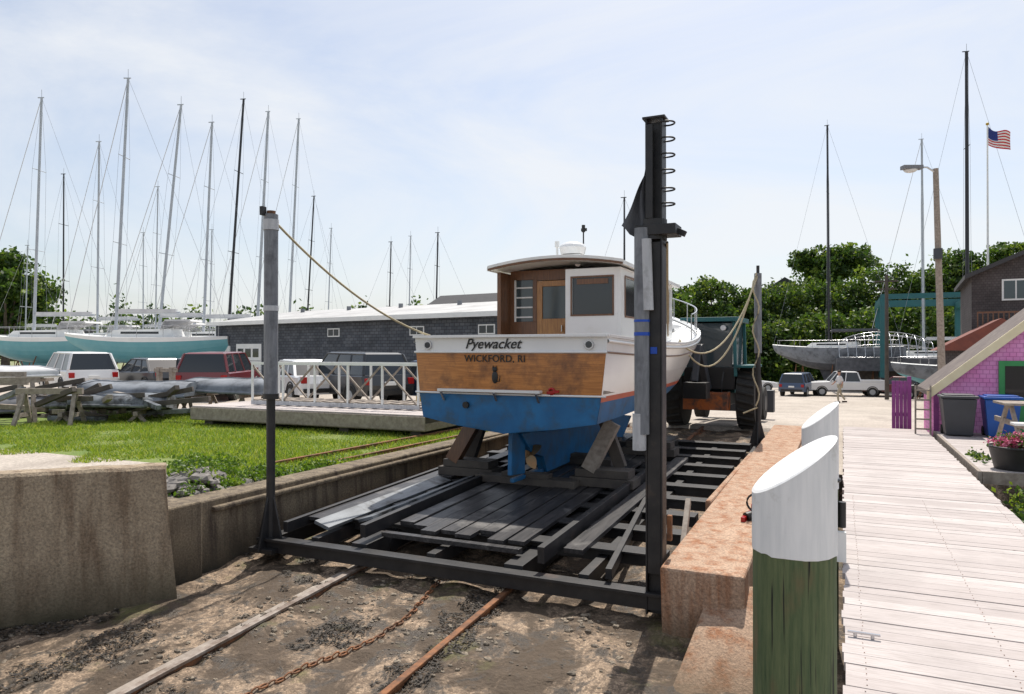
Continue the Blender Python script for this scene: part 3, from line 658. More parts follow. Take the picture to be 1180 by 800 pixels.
for yv in(10.2,10.22,11,12,13,14,14.15):
    rows.append([(Hc+RW*(2*i/12-1),yv,roofz(Hc+RW*(2*i/12-1),yv)+.03) for i in range(13)])
    rowb.append([(Hc+RW*(2*i/12-1),yv,roofz(Hc+RW*(2*i/12-1),yv)-.02) for i in range(13)])
h.grid(rows,'white'); h.grid(rowb,'white')
for yv in(10.2,14.15):
    e=[(Hc+RW*(2*i/12-1),yv,roofz(Hc+RW*(2*i/12-1),yv)) for i in range(13)]
    for a,b in zip(e[:-1],e[1:]): h.beam(Vector(a)-Vector((0,0,.012)),Vector(b)-Vector((0,0,.012)),.03,.03,'brown'); h.beam(Vector(a)+Vector((0,-.004,.028)),Vector(b)+Vector((0,-.004,.028)),.04,.045,'white')
for x in(Hc-RW,Hc+RW): h.beam((x,10.19,roofz(x,10)),(x,14.16,roofz(x,14.1)),.03,.06,'white')
for x in(Hc-.8,Hc+.8):
    h.beam((x,10.6,3.06),(x,13.4,3.06),.03,.03,'varnish')
    for yv in(10.7,11.5,12.4,13.3): h.beam((x,yv,2.97),(x,yv,3.06),.04,.03,'varnish')
h.bx(HX0+.25,HX1-.25,13.95,16.0,1.85,2.2,'hullwhite')
for yv in(14.4,15.2): h.tube((HX1-.26,yv,2.03),(HX1-.235,yv,2.03),.08,'glass')
h.build('wheelhouse',boat,bevel=.004)
r=MB(); rx,ry=-4.12,11.4
for a in((-.12,-.1),(.12,-.1),(-.12,.1),(.12,.1)): r.tube((rx+a[0],ry+a[1],3.02),(rx+a[0],ry+a[1],3.24),.014,'white')
r.box((rx,ry,3.12),(.26,.24,.02),'white')
r.box((rx,ry,3.24),(.32,.28,.02),'white'); r.tube((rx,ry,3.26),(rx,ry,3.37),.2,'hullwhite',.225,24); r.dome((rx,ry,3.37),.225,.225,.11,'hullwhite')
r.tube((rx-.28,ry,3.02),(rx-.28,ry,3.5),.02,'white'); r.tube((rx-.28,ry,3.4),(rx-.28,ry,3.5),.04,'white')
r.tube((rx+.12,ry+.2,3.05),(rx+.12,ry+.2,3.74),.012,'blackp'); r.tube((rx+.12,ry+.2,3.66),(rx+.12,ry+.2,3.78),.03,'blackp'); r.beam((rx+.08,ry+.2,3.7),(rx+.18,ry+.2,3.7),.02,.05,'blackp')
r.tube((rx-.4,ry+.1,3.0),(rx-.4,ry+.1,3.13),.04,'steel'); r.tube((rx+.3,ry-.6,3.03),(rx+.3,ry-.45,3.06),.05,'steel')
r.build('radar_and_aerials',boat)
br=MB()
for i in range(16,30):
    t=i/30; xl,zl=st(t); 
    for sgn in(1,-1):
        if i%3==1: br.tube((CX+sgn*(xl[7]-.06),yy(t,zl[7]),zl[7]),(CX+sgn*(xl[7]-.06),yy(t,zl[7]),zl[7]+.5),.012,'steel',n=6)
for sgn in(1,-1): br.path([(CX+sgn*(max(st(i/30)[0][7]-.06,.02)),yy(i/30,2),st(i/30)[1][7]+.5) for i in range(16,31)],.013,'steel')
br.build('bow_rail',boat)
def text(body,size,x,z,k,shear=0,off=0,sp=1):
    cu=bpy.data.curves.new('lettering','FONT'); cu.body=body; cu.size=size; cu.shear=shear; cu.align_x='CENTER'; cu.align_y='CENTER'; cu.offset=off; cu.extrude=.002; cu.space_character=sp
    o=bpy.data.objects.new('tmp',cu); COL.objects.link(o); dg=bpy.context.evaluated_depsgraph_get(); me=bpy.data.meshes.new_from_object(o.evaluated_get(dg)); bpy.data.objects.remove(o)
    for v in me.vertices:
        lx,lz,ly=v.co.x,v.co.y,v.co.z; v.co=(CX+x+lx,yb(x+lx)-.012-ly,z+lz)
    me.materials.clear(); me.materials.append(M[k]); o=bpy.data.objects.new('lettering',me); COL.objects.link(o); o.parent=boat
text('Pyewacket',.19,-.16,1.735,'blackp',.35,.002)
text('WICKFORD, RI',.13,-.13,1.54,'blackp',0,.001,1.05)
# ------------------------------------------------------------------ dock
w=MB(); y=-1.54; rr=random.Random(3)
while y<17.2:
    w.bx(.0+rr.uniform(-.012,.012),1.56+rr.uniform(-.012,.012),y+.003,y+.137,-.045+rr.uniform(-.002,.002),rr.uniform(-.002,.003),'dock'); y+=.14
w.bx(.06,.14,-1.5,17.2,-.2,-.05,'timberdark'); w.bx(1.42,1.5,-1.5,17.2,-.2,-.05,'timberdark'); w.bx(.75,.83,-1.5,17.2,-.2,-.05,'timberdark')
for y in(.5,3.2,6,8.8): 
    w.tube((1.2,y,-1.4),(1.2,y,-.05),.12,'pile')
y=-1.54
while y<9:
    for xx in(.1,.79,1.46):
        for o in(.035,.1): w.box((xx+rr.uniform(-.006,.006),y+o,.0035),(.006,.006,.003),'rust')
    y+=.14
w.build('boardwalk',bevel=.003)
def pile(name,x,y,r,z0,zw,zlo,zhi,ang=-.12):
    w=MB(); n=40
    def ringp(z): return [(x+r*math.cos(2*math.pi*i/n),y+r*math.sin(2*math.pi*i/n),z) for i in range(n)]
    a=ringp(z0)
    w.add(a+ringp(zw),[(i,(i+1)%n,n+(i+1)%n,n+i) for i in range(n)],'pile',True)
    r2=r+.003; m=lambda t:.5+.5*math.cos(t-ang)
    b=[(x+r2*math.cos(2*math.pi*i/n),y+r2*math.sin(2*math.pi*i/n),zw+.01*mnoise.noise(Vector((i*.8,x,y)))) for i in range(n)]
    t=[(x+r2*math.cos(2*math.pi*i/n),y+r2*math.sin(2*math.pi*i/n),zlo+(zhi-zlo)*m(2*math.pi*i/n)) for i in range(n)]
    t2=[(x+(r2-.008)*math.cos(2*math.pi*i/n),y+(r2-.008)*math.sin(2*math.pi*i/n),zlo+.006+(zhi-zlo)*(.5+(m(2*math.pi*i/n)-.5)*.95)) for i in range(n)]
    w.add(b+t,[(i,(i+1)%n,n+(i+1)%n,n+i) for i in range(n)],'pilewhite',True); w.add(t+t2,[(i,(i+1)%n,n+(i+1)%n,n+i) for i in range(n)],'pilewhite',True); w.add(t2,[tuple(range(n))],'pilewhite'); w.add(b,[tuple(reversed(range(n)))],'pilewhite')
    w.build(name)
pile('mooring_pile',-.17,2.92,.148,-1.6,.90,1.11,1.33,.28)
pile('mooring_pile',-.17,6.3,.135,-1.4,.55,1.02,1.24,.28)
w=MB(); w.ring((-.17,6.3,.62),.147,.012,'blackp'); w.tube((-.01,6.28,.25),(-.01,6.28,.45),.03,'blackp'); w.bx(-.06,.02,6.1,6.15,.02,.25,'white'); w.build('electric_hookup')
w=MB()
for xx in(.06,.15): w.tube((xx,4.6,.0),(xx,4.6,.025),.01,'steel')
w.beam((.02,4.6,.028),(.19,4.6,.028),.018,.01,'steel'); w.build('dock_cleat')
w=MB(); w.tube((-.83,8.0,-.15),(-.83,8.0,.02),.06,'lamp_red'); w.tube((-.83,8,.02),(-.83,8,.14),.035,'blackp'); w.tube((-.93,7.9,-.1),(-.75,8.1,-.06),.05,'blackp'); w.beam((-.95,7.8,-.11),(-.9,8.2,-.1),.04,.05,'lamp_red'); w.ring((-.83,7.9,.06),.09,.012,'blackp','y'); w.build('hand_winch')
# ------------------------------------------------------------------ generic objects
def T(x,y,z,hd): return Matrix.Translation((x,y,z))@Matrix.Rotation(math.radians(hd),4,'Z')
def car(name,x,y,hd,pm,kind='suv'):
    w=MB(); w.T=T(x,y,gz(x,y),hd)
    if kind=='suv': L_,zb,zt,W=2.3,1.02,1.68,.92; G=[(1.15,zb),(.55,zt),(-1.95,zt-.03),(-2.2,zb)]; prof=[(-2.28,.38),(-2.32,.7),(-2.22,1.02),(1.2,1.02),(2.1,.92),(2.28,.72),(2.3,.38)]
    elif kind=='sedan': L_,zb,zt,W=2.3,.92,1.42,.88; G=[(1.0,zb),(.3,zt),(-1.1,zt-.02),(-1.75,zb)]; prof=[(-2.3,.35),(-2.32,.7),(-2.2,.95),(-1.7,.96),(1.05,.92),(2.1,.8),(2.28,.62),(2.3,.35)]
    else: L_,zb,zt,W=2.7,1.1,1.78,.95; G=[(1.15,zb),(.6,zt),(-.75,zt-.02),(-.95,zb)]; prof=[(-2.7,.5),(-2.72,1.1),(1.2,1.1),(2.45,1.05),(2.65,.85),(2.68,.45)]
    n=len(prof)
    def pr(yv,ins): 
        return [(px*(1-ins*.02),yv,pz if pz<.6 else pz-ins*.05) for px,pz in prof]
    secs=[pr(-W+.0,1),pr(-W+.07,0),pr(W-.07,0),pr(W,1)]
    V=[p for s_ in secs for p in s_]; F=[]
    for s_ in range(3):
        for i in range(n): F.append((s_*n+i,s_*n+(i+1)%n,(s_+1)*n+(i+1)%n,(s_+1)*n+i))
    F+=[tuple(range(n)),tuple(reversed(range(3*n,4*n)))]
    w.add(V,F,pm)
    wb,wt=W-.06,W-.24
    g=[(G[0][0],-wb,G[0][1]),(G[0][0],wb,G[0][1]),(G[1][0],wt,G[1][1]),(G[1][0],-wt,G[1][1]),(G[3][0],-wb,G[3][1]),(G[3][0],wb,G[3][1]),(G[2][0],wt,G[2][1]),(G[2][0],-wt,G[2][1])]
    w.add(g,[(0,1,2,3),(4,7,6,5),(1,5,6,2),(0,3,7,4)],'glass')
    rt=[(G[1][0],-wt,G[1][1]-.01),(G[1][0],wt,G[1][1]-.01),(G[2][0],wt,G[2][1]-.01),(G[2][0],-wt,G[2][1]-.01)]
    w.add([Vector(p)*1 for p in rt]+[(p[0]*.93,p[1]*.85,p[2]+.06) for p in rt],[(4,5,6,7),(0,1,5,4),(1,2,6,5),(2,3,7,6),(3,0,4,7)],pm)
    for sy in(-1,1):
        A=lambda q,f: (q[0],sy*f,q[1])
        w.beam(A(G[0],wb),A(G[1],wt),.05,.05,pm); w.beam(A(G[3],wb),A(G[2],wt),.09,.06,pm); w.beam(A(G[1],wt),A(G[2],wt),.05,.05,pm)
        for f in((.38,.72) if kind!='pickup' else (.5,)):
            bx_=G[0][0]+(G[3][0]-G[0][0])*f; tx=G[1][0]+(G[2][0]-G[1][0])*(f-.05); w.beam((bx_,sy*wb,zb),(tx,sy*wt,zt-.02),.06,.05,pm)
        for wx in(-L_*.63,L_*.63):
            w.tube((wx,sy*(W-.2),.34),(wx,sy*(W+.015),.34),.34,'tyre',n=20); w.tube((wx,sy*(W-.1),.34),(wx,sy*(W+.022),.34),.2,'carsilver',n=14)
            w.ring((wx,sy*(W+.005),.36),.38,.03,'blackp','y',0,180)
        w.box((L_-.04,sy*(W-.22),.72),(.12,.3,.13),'lamp_white'); w.box((-L_+.02,sy*(W-.16),.82),(.1,.2,.2),'lamp_red'); w.box((G[0][0]-.15,sy*(W+.08),zb+.03),(.1,.16,.12),pm)
    w.box((L_-.02,0,.55),(.12,1.2,.18),'blackp'); w.box((-L_+.0,0,.48),(.1,1.5,.14),'blackp'); w.box((-L_-.03,0,.75),(.04,.4,.12),'white')
    if kind=='pickup':
        w.box((-1.8,0,1.105),(1.6,1.6,.02),'blackp')
        for sy in(-1,1): w.box((-1.8,sy*.9,1.14),(1.75,.08,.1),pm)
        w.box((-2.68,0,1.14),(.06,1.8,.1),pm)
    w.build(name,bevel=.02)
car('parked_car',-28.6,19.4,160,'carwhite','suv'); car('parked_car',-26.0,20.8,165,'carblack','sedan')
car('parked_car',-21.2,20.0,120,'carred','suv'); car('parked_car',-17.2,19.8,150,'carwhite','sedan'); car('parked_car',-14.8,19.6,155,'carblack','suv')
car('parked_car',-24.2,21.5,155,'carsilver','sedan'); car('parked_car',-34.0,17.8,165,'carwhite','suv'); car('parked_car',-12.3,20.5,160,'carblue','sedan')
car('parked_car',-3.0,58,80,'carblue','suv'); car('pickup_truck',.1,59,190,'carwhite','pickup'); car('parked_car',3.6,60,180,'carred','sedan'); car('parked_car',5.6,57,178,'carblack','suv')
car('parked_car',-7.2,62,20,'carwhite','sedan'); car('parked_car',-10.5,64,30,'carsilver','suv')
def sailboat(name,x,y,hd,L_,B,zd,depth,mast,lean=(0,0),top='hullwhite',bot='tealhull',mk='alu',mr=.09,mx=.05,bf=.5,keel=True,spread=2):
    # x,y is the foot of the mast
    fx,fy=math.cos(math.radians(hd)),math.sin(math.radians(hd)); x-=fx*mx*L_; y-=fy*mx*L_
    e=empty(name); w=MB(); z0=gz(x,y); R=T(x,y,0,hd); w.T=R
    ns,nr=18,8
    def wd(t): return B/2*((.68+.32*math.sin(math.pi/2*t/.45)) if t<.45 else max(1-((t-.45)/.55)**2.1,0.004)**.85)
    for sgn in(-1,1):
        for r in range(nr):
            rows=[]
            for i in range(ns+1):
                t=i/ns; dd=depth*(.45+.55*math.sin(math.pi*min(max(t*.85+.1,0),1))); sh=zd+.25*(2*t-1)**2*(1 if t>.5 else .3); row=[]
                for q in(r,r+1):
                    a=q/nr*math.pi/2; row.append((L_*(t-.5)-(1-math.sin(a))*0.12*L_*max(0,t-.7)/.3,sgn*wd(t)*math.sin(a)**.75,sh-dd*math.cos(a)**1.1))
                rows.append(row)
            w.grid(rows,bot if r<nr*bf else top)
    dk=[]
    for i in range(ns+1):
        t=i/ns; sh=zd+.25*(2*t-1)**2*(1 if t>.5 else .3); dk.append([(L_*(t-.5),-wd(t),sh),(L_*(t-.5),0,sh+.06),(L_*(t-.5),wd(t),sh)])
    w.grid(dk,'white')
    t0=[];dd=depth*(.45+.55*math.sin(math.pi*.1))
    for q in range(nr+1):
        a=q/nr*math.pi/2; t0.append((-L_/2,-wd(0)*math.sin(a)**.75,zd+.075-dd*math.cos(a)**1.1))
    tt=[(p[0],-p[1],p[2]) for p in reversed(t0)]; w.add(t0+tt,[tuple(range(len(t0)+len(tt)))],top)
    w.prism([(-.18*L_,zd+.02),(.22*L_,zd+.02),(.17*L_,zd+.42),(-.16*L_,zd+.5)],'y',-B*.24,B*.24,'white')
    w.box((.02*L_,-B*.242,zd+.27),(.22*L_,.01,.12),'glass'); w.box((.02*L_,B*.242,zd+.27),(.22*L_,.01,.12),'glass')
    w.prism([(-.28*L_,zd+.9),(-.12*L_,zd+.9),(-.10*L_,zd+.45),(-.13*L_,zd+1.0),(-.27*L_,zd+1.0)],'y',-B*.26,B*.26,'darkcanvas' if mk=='dark' else 'whitecanvas')
    if keel:
        w.prism([(-.12*L_,zd-depth+.1),(.12*L_,zd-depth+.1),(.06*L_,z0+.15),(-.1*L_,z0+.15)],'y',-.1,.1,bot)
        w.box((0,0,z0+.08),(.3*L_,.4,.16),'timber')
        for sx in(-.3,0,.28):
            for sy in(-1,1):
                w.tube((sx*L_,sy*B*.36,zd-depth*.72),(sx*L_,sy*B*.62,z0),.03,'rust'); w.tube((sx*L_,sy*B*.36,zd-depth*.72),(sx*L_+.3,sy*B*.45,z0),.025,'rust')
    for i in range(7):
        t=.05+.9*i/6
        for sy in(-1,1): w.tube((L_*(t-.5),sy*(wd(t)-.06),zd),(L_*(t-.5),sy*(wd(t)-.06),zd+.65),.014,'steel',n=5)
    for sy in(-1,1):
        w.path([(L_*(.05+.9*i/12-.5),sy*(wd(.05+.9*i/12)-.06),zd+.65) for i in range(13)],.01,'steel',4)
    w.build('hull',e)
    w=MB(); a=R@Vector((mx*L_,0,zd)); b=Vector((a.x+lean[0],a.y+lean[1],mast)); w.tube(a,b,mr,mk,mr*.75,10)
    f=R.to_3x3()@Vector((1,0,0)); s_=R.to_3x3()@Vector((0,1,0))
    bz=a+Vector((0,0,1.4)); w.tube(bz,bz-f*L_*.38,.07,mk); w.beam(bz-f*.2+Vector((0,0,.1)),bz-f*L_*.36+Vector((0,0,.1)),.22,.2,'whitecanvas' if mk=='alu' else 'darkcanvas')
    w.tube(b,b+Vector((0,0,.5)),.012,'wire',n=5); w.beam(b-f*.15,b+f*.25,.05,.05,mk)
    sp=[]
    for q in range(spread):
        p=a.lerp(b,(q+1)/(spread+1)+.03); wsp=.7-.12*q; sp.append((p,wsp)); w.tube(p-s_*wsp,p+s_*wsp,.022,mk,n=6)
    wr=.008
    for sg in(-1,1):
        pts=[R@Vector((mx*L_,sg*B*.4,zd))]+[p+s_*sg*ws for p,ws in sp]+[b]
        for u_,v_ in zip(pts[:-1],pts[1:]): w.tube(u_,v_,wr,'wire',n=4,cap=False)
    w.tube(R@Vector((L_*.49,0,zd+.3)),b,.02 if mast>15 and mk=='alu' else wr,'whitecanvas' if mk=='alu' else 'wire',n=5,cap=False)
    w.tube(R@Vector((-L_*.49,0,zd+.1)),b,wr,'wire',n=4,cap=False)
    w.build('mast_and_rigging',e)
def ln(px): return (.9085*px,.418*px)
sailboat('sailboat',-36.7,27.1,205,9.4,2.9,2.35,1.5,16.8,ln(.67),mx=.2,bf=.8)
sailboat('sailboat',-46.0,28.4,200,10.5,3.1,2.45,1.6,17.5,ln(.45),mx=.1,bf=.8)
sailboat('sailboat',-37.5,30.5,195,8,2.9,2.3,1.6,16.5,ln(1.35),mr=.09)
sailboat('sailboat',-38.0,34.3,195,9,3,2.4,1.7,16.6,ln(.56))
sailboat('sailboat',-39.6,37.9,195,9,3,2.4,1.7,19.5,ln(1.1),mk='dark',mr=.1,bot='blue')
sailboat('sailboat',-41.5,42.6,195,9,3,2.4,1.7,20.3,ln(.9),mr=.12)
sailboat('sailboat',-42,46.7,195,9,3,2.4,1.7,21.0,ln(.85),mr=.11)
sailboat('sailboat',-43.4,50.5,195,8,3,2.3,1.7,15.4,ln(.7),mk='dark',mr=.08)
sailboat('sailboat',-46.9,57.7,190,8,3,2.3,1.7,13.9,ln(.4),mr=.07)
sailboat('sailboat',-37.0,54,190,8,3,2.3,1.7,11.4,ln(.2),mr=.07,mk='dark')
sailboat('sailboat',-38.4,59.4,190,8,3,2.3,1.7,12.8,ln(.2),mr=.07)
sailboat('sailboat',-30.9,51.9,190,8,3,2.3,1.7,11.5,ln(.2),mr=.08,mk='dark')
sailboat('sailboat',-47.1,33.4,200,8,3,2.4,1.7,16.2,ln(.1),mr=.08)
sailboat('sailboat',-59.1,38.9,200,8,3,2.4,1.7,16.4,ln(.0),mr=.07,mk='dark')
sailboat('sailboat',-57.4,45.1,200,8,3,2.4,1.7,12.3,ln(.0),mr=.06)
sailboat('sailboat',-52,42,200,8,3,2.4,1.7,15.3,ln(.2),mr=.06)
sailboat('sailboat',-50.2,46,200,8,3,2.4,1.7,12.2,ln(.2),mr=.06)
sailboat('sailboat',-66,40,200,8,3,2.4,1.7,11,ln(.2),mr=.06)
sailboat('sailboat',-54,52,200,8,3,2.4,1.7,10.5,ln(.2),mr=.06)
sailboat('sailboat',-13.8,48.7,190,8,3,1.4,1.7,12.3,ln(0),mr=.08,mk='dark')
sailboat('sailboat',-1.1,67.8,170,10.5,3.3,1.9,2.0,21.1,ln(-.1),top='canvas',bot='darkcanvas',mk='dark',mr=.11)
sailboat('sailboat',6.2,70,185,10,3,1.2,1.7,19.6,ln(-.1),mr=.11)
sailboat('sailboat',7.3,54.5,190,10,3,.6,1.8,21.0,ln(0),mk='dark',mr=.13,top='canvas')
# ------------------------------------------------------------------ grey long building
b=empty('grey_shingle_boathouse')
def LB_(): 
    w=MB(); w.T=T(-31.6,29.4,0,-11.2); return w
Lw,Dw,zb_,ze,zr=20.5,11,-.3,3.1,3.95
w=LB_()
w.bx(0,Lw,0,.2,zb_,ze,'greysh'); w.bx(0,Lw,Dw-.2,Dw,zb_,ze,'greysh'); 
for x in(0,Lw-.2): w.prism([(.2,zb_),(Dw-.2,zb_),(Dw-.2,ze),(Dw/2,zr-.05),(.2,ze)],'x',x,x+.2,'greysh')
w.build('walls',b)
w=LB_()
for a,c in(((-.35,ze-.03),(Dw/2,zr)),((Dw+.35,ze-.03),(Dw/2,zr))):
    w.prism([a,c,(c[0],c[1]+.12),(a[0],a[1]+.12)],'x',-.3,Lw+.3,'roofwhite')
w.bx(-.3,Lw+.3,-.4,-.36,ze-.1,ze+.1,'white'); 
for i in range(5): w.tube((2+i*4,4.3,3.8),(2+i*4,4.3,4.1),.12,'greysleeve')
w.build('roof',b)
w=LB_()
for x in(9.4,14.8,18.6):
    w.bx(x,x+.85,-.02,0,2.3,2.7,'white'); w.bx(x+.06,x+.4,-.03,-.021,2.35,2.65,'glass'); w.bx(x+.45,x+.79,-.03,-.021,2.35,2.65,'glass')
w.bx(2,4.2,-.05,0,zb_,2.0,'white')
for i in range(3): w.bx(2.15+i*.67,2.65+i*.67,-.06,-.051,1.3,1.75,'glass')
for i in range(3): w.bx(2.02,4.18,-.056,-.051,.1+i*.5,.12+i*.5,'greybin')
w.bx(.5,1.4,-.05,0,zb_,1.9,'white')
w.build('windows_and_doors',b)
b=empty('low_shed'); w=MB(); w.T=T(-26.5,42,0,-8)
w.bx(0,7,0,6,-.3,4.1,'greysh'); w.prism([(-.3,4.0),(6.3,4.0),(3,5.6)],'x',-.3,7.3,'darkroof'); w.build('walls_and_roof',b)
b=empty('low_shed'); w=MB(); w.T=T(-56,52,0,-8)
w.bx(0,14,0,6,-.3,4.2,'white'); w.prism([(-.3,4.2),(6.3,4.2),(3,5.0)],'x',-.3,14.3,'roofwhite'); w.build('walls_and_roof',b)
# ------------------------------------------------------------------ float with gangway rail
b=empty('floating_dock'); w=MB(); w.T=T(-14.1,12.4,0,1)
w.bx(0,6.4,0,2.6,.0,.16,'timber'); w.bx(-.02,6.42,-.03,-.001,.02,.3,'timber'); 
for i in range(43): w.bx(i*.15,i*.15+.14,.0,2.6,.3,.335,'dock')
w.bx(0,6.4,0.02,2.58,.162,.298,'timberdark')
for x in(.3,2.2,4.2,6.0): w.bx(x,x+.25,.1,2.5,-.14,-.002,'timberdark')
w.build('deck',b,bevel=.01)
w=MB(); w.T=T(-13.0,13.2,.34,3)
for yv in(0,.95):
    w.beam((0,yv,.06),(4.6,yv,.06),.06,.09,'whitesleeve'); w.beam((0,yv,1.0),(4.6,yv,1.0),.05,.06,'white')
    for i in range(6): w.beam((i*.91+.02,yv,.06),(i*.91+.02,yv,1.0),.045,.045,'white')
    for i in range(5): w.beam((i*.91,yv,.1 if i%2 else .98),(i*.91+.91,yv,.98 if i%2 else .1),.035,.035,'timber')
for i in range(16): w.bx(i*.3,i*.3+.2,0,.95,.1,.13,'timber')
w.build('gangway',b)
# ------------------------------------------------------------------ dinghies, sawhorses, timbers
def dinghy(name,x,y,hd,L_,B,k,z=.55,up=False,roll=0):
    w=MB(); w.T=T(x,y,gz(x,y)+z,hd)@Matrix.Rotation(math.radians(roll),4,'X'); ns=18
    rows=[]
    for i in range(ns+1):
        t=i/ns; wd=B/2*((.75+.25*math.sin(math.pi/2*t/.4)) if t<.4 else max(1-((t-.4)/.6)**2.4,.02)); ht=.38*(1-.25*t)*(1 if t<.85 else 1-(t-.85)*2.5)
        rows.append([(L_*(t-.5),wd*math.cos(math.pi*j/14),.0+ht*math.sin(math.pi*j/14)**.7*(1+.03*math.sin(i*1.1+j*.7))+.08*t) for j in range(15)])
    w.grid(rows,k); w.add(rows[0],[tuple(range(15))],k)
    gp=[r_[0] for r_ in rows]+[r_[-1] for r_ in reversed(rows)]
    w.path(gp,.045,k,8); w.add(gp,[tuple(range(len(gp)))],'timberdark')
    w.path([(r_[7][0],r_[7][1],r_[7][2]+.01) for r_ in rows],.02,k,6)
    w.T=T(x,y,gz(x,y),hd)
    for sx in(-.28,.28):
        w.beam((sx*L_,-B*.5,z-.08),(sx*L_,B*.5,z-.08),.1,.1,'timber')
        for sy in(-1,1): w.beam((sx*L_-.2,sy*B*.42,0),(sx*L_,sy*B*.35,z-.1),.07,.07,'timber'); w.beam((sx*L_+.2,sy*B*.42,0),(sx*L_,sy*B*.35,z-.1),.07,.07,'timber')
    w.build(name)
dinghy('upturned_dinghy',-17.6,13.6,200,3.4,1.5,'canvas'); dinghy('upturned_dinghy',-15.6,14.9,190,3.0,1.4,'canvas',.62)
dinghy('upturned_dinghy',-19.9,14.4,160,3.6,1.5,'canvas',.5); dinghy('upturned_dinghy',-16.8,12.2,215,3.0,1.3,'greyplate',.3,roll=8); dinghy('upturned_dinghy',-20.2,12.2,30,3.0,1.3,'darkcanvas',.12)
dinghy('upturned_dinghy',-24.5,14.0,20,4.2,1.8,'whitecanvas',.9)
def sawhorse(x,y,hd,h,l):
    w=MB(); w.T=T(x,y,gz(x,y),hd); w.beam((-l/2,0,h),(l/2,0,h),.1,.14,'timber')
    for sx in(-1,1):
        for sy in(-1,1): w.beam((sx*l*.42,sy*.35,0),(sx*l*.38,0,h),.09,.06,'timber')
        w.beam((sx*l*.4,-.25,h*.3),(sx*l*.4,.25,h*.3),.05,.1,'timber')
    w.build('sawhorse')
sawhorse(-19.8,11.2,40,.95,1.6); sawhorse(-18.4,10.7,60,1.05,1.4); sawhorse(-17.2,11.0,30,.8,1.5); sawhorse(-21.8,12.4,20,1.1,1.8)
w=MB(); rr=random.Random(8)
for i in range(34):
    x,y=rr.uniform(-22,-15.5),rr.uniform(10.8,13.0); a=rr.uniform(-.6,.9); l=rr.uniform(.8,1.8); z=rr.uniform(-.05,.6)
    w.beam((x,y,z),(x+l*math.cos(a),y+l*math.sin(a),z+rr.uniform(-.15,.45)),.12,.12,rr.choice(['timber','timberdark','timberdark','greyplate']))
w.build('timber_pile',bevel=.008)
w=MB()
for x in(-20.6,-20.0): w.beam((x,16.8,-.12),(x,16.8,1.1),.14,.14,'timber')
w.beam((-20.8,16.8,1.0),(-19.8,16.8,1.0),.1,.12,'timber'); w.build('timber_frame')
w=MB(); w.tube((-9.6,15.6,-.12),(-9.6,15.6,.5),.22,'yellow',n=18); w.tube((-9.6,15.6,.5),(-9.6,15.6,.54),.2,'greybin',n=18); w.build('plastic_drum')
w=MB(); w.bx(-9.2,-6.8,17,18.2,-.12,.9,'cream'); w.bx(-9.25,-6.75,16.95,18.25,.9,.98,'timber')
for i in range(5): w.bx(-9.2+i*.6,-9.1+i*.6,16.96,16.999,-.1,.9,'timber')
w.build('wooden_crate',bevel=.01)
# ------------------------------------------------------------------ tractor
w=MB(); w.T=T(-2.75,18.4,gz(-2.75,18.4),88)
for sy in(-1,1):
    w.tube((-1.0,sy*.62,.68),(-1.0,sy*1.02,.68),.68,'tyre',n=28); w.tube((-1.0,sy*.8,.68),(-1.0,sy*1.03,.68),.34,'greybin',n=18)
    for i in range(22):
        a=2*math.pi*i/22; w.beam((-1.0+.69*math.cos(a),sy*.64,.68+.69*math.sin(a)),(-1.0+.69*math.cos(a+.12),sy*1.0,.68+.69*math.sin(a+.12)),.06,.05,'tyre')
    w.tube((1.3,sy*.6,.42),(1.3,sy*.88,.42),.42,'tyre',n=22); w.tube((1.3,sy*.7,.42),(1.3,sy*.89,.42),.2,'greybin',n=14)
    w.bx(-1.6,-.4,sy*.82-.2,sy*.82+.2,1.4,1.46,'teal'); 
    for cx_ in(-1.5,-.1): w.beam((cx_,sy*.6,1.2),(cx_+.1,sy*.55,2.45),.07,.07,'teal')
    w.beam((.2,sy*.5,.8),(2.5,sy*.5,.55),.12,.16,'blackp')
w.bx(-.1,1.8,-.35,.35,.75,1.35,'teal'); w.bx(-1.5,1.7,-.25,.25,.45,.8,'blackp'); w.bx(1.8,1.86,-.33,.33,.75,1.3,'blackp')
w.bx(-1.55,.1,-.65,.65,2.45,2.55,'teal'); w.bx(-1.45,.0,-.52,.52,1.4,2.42,'cabglass'); w.bx(-1.5,.0,-.58,.58,.9,1.4,'blackp')
w.tube((1.2,.2,1.35),(1.2,.2,2.3),.04,'blackp'); w.bx(2.4,2.7,-.95,.95,.1,.7,'greybin')
w.beam((-1.6,0,.9),(-2.1,.1,1.9),.14,.16,'greybin'); w.beam((-2.1,.1,1.9),(-2.5,.1,1.1),.12,.14,'greybin'); w.bx(-2.75,-2.35,-.2,.3,.75,1.1,'blackp'); w.bx(-1.9,-1.6,-.5,.5,.45,.85,'orange')
for sy in(-.35,.35): w.path([(-1.62,sy,1.3),(-1.8,sy,1.1),(-1.85,sy,.8)],.02,'blackp'); w.tube((-1.58,sy,2.3),(-1.66,sy,2.3),.06,'lamp_white')
w.build('backhoe_tractor',bevel=.012)
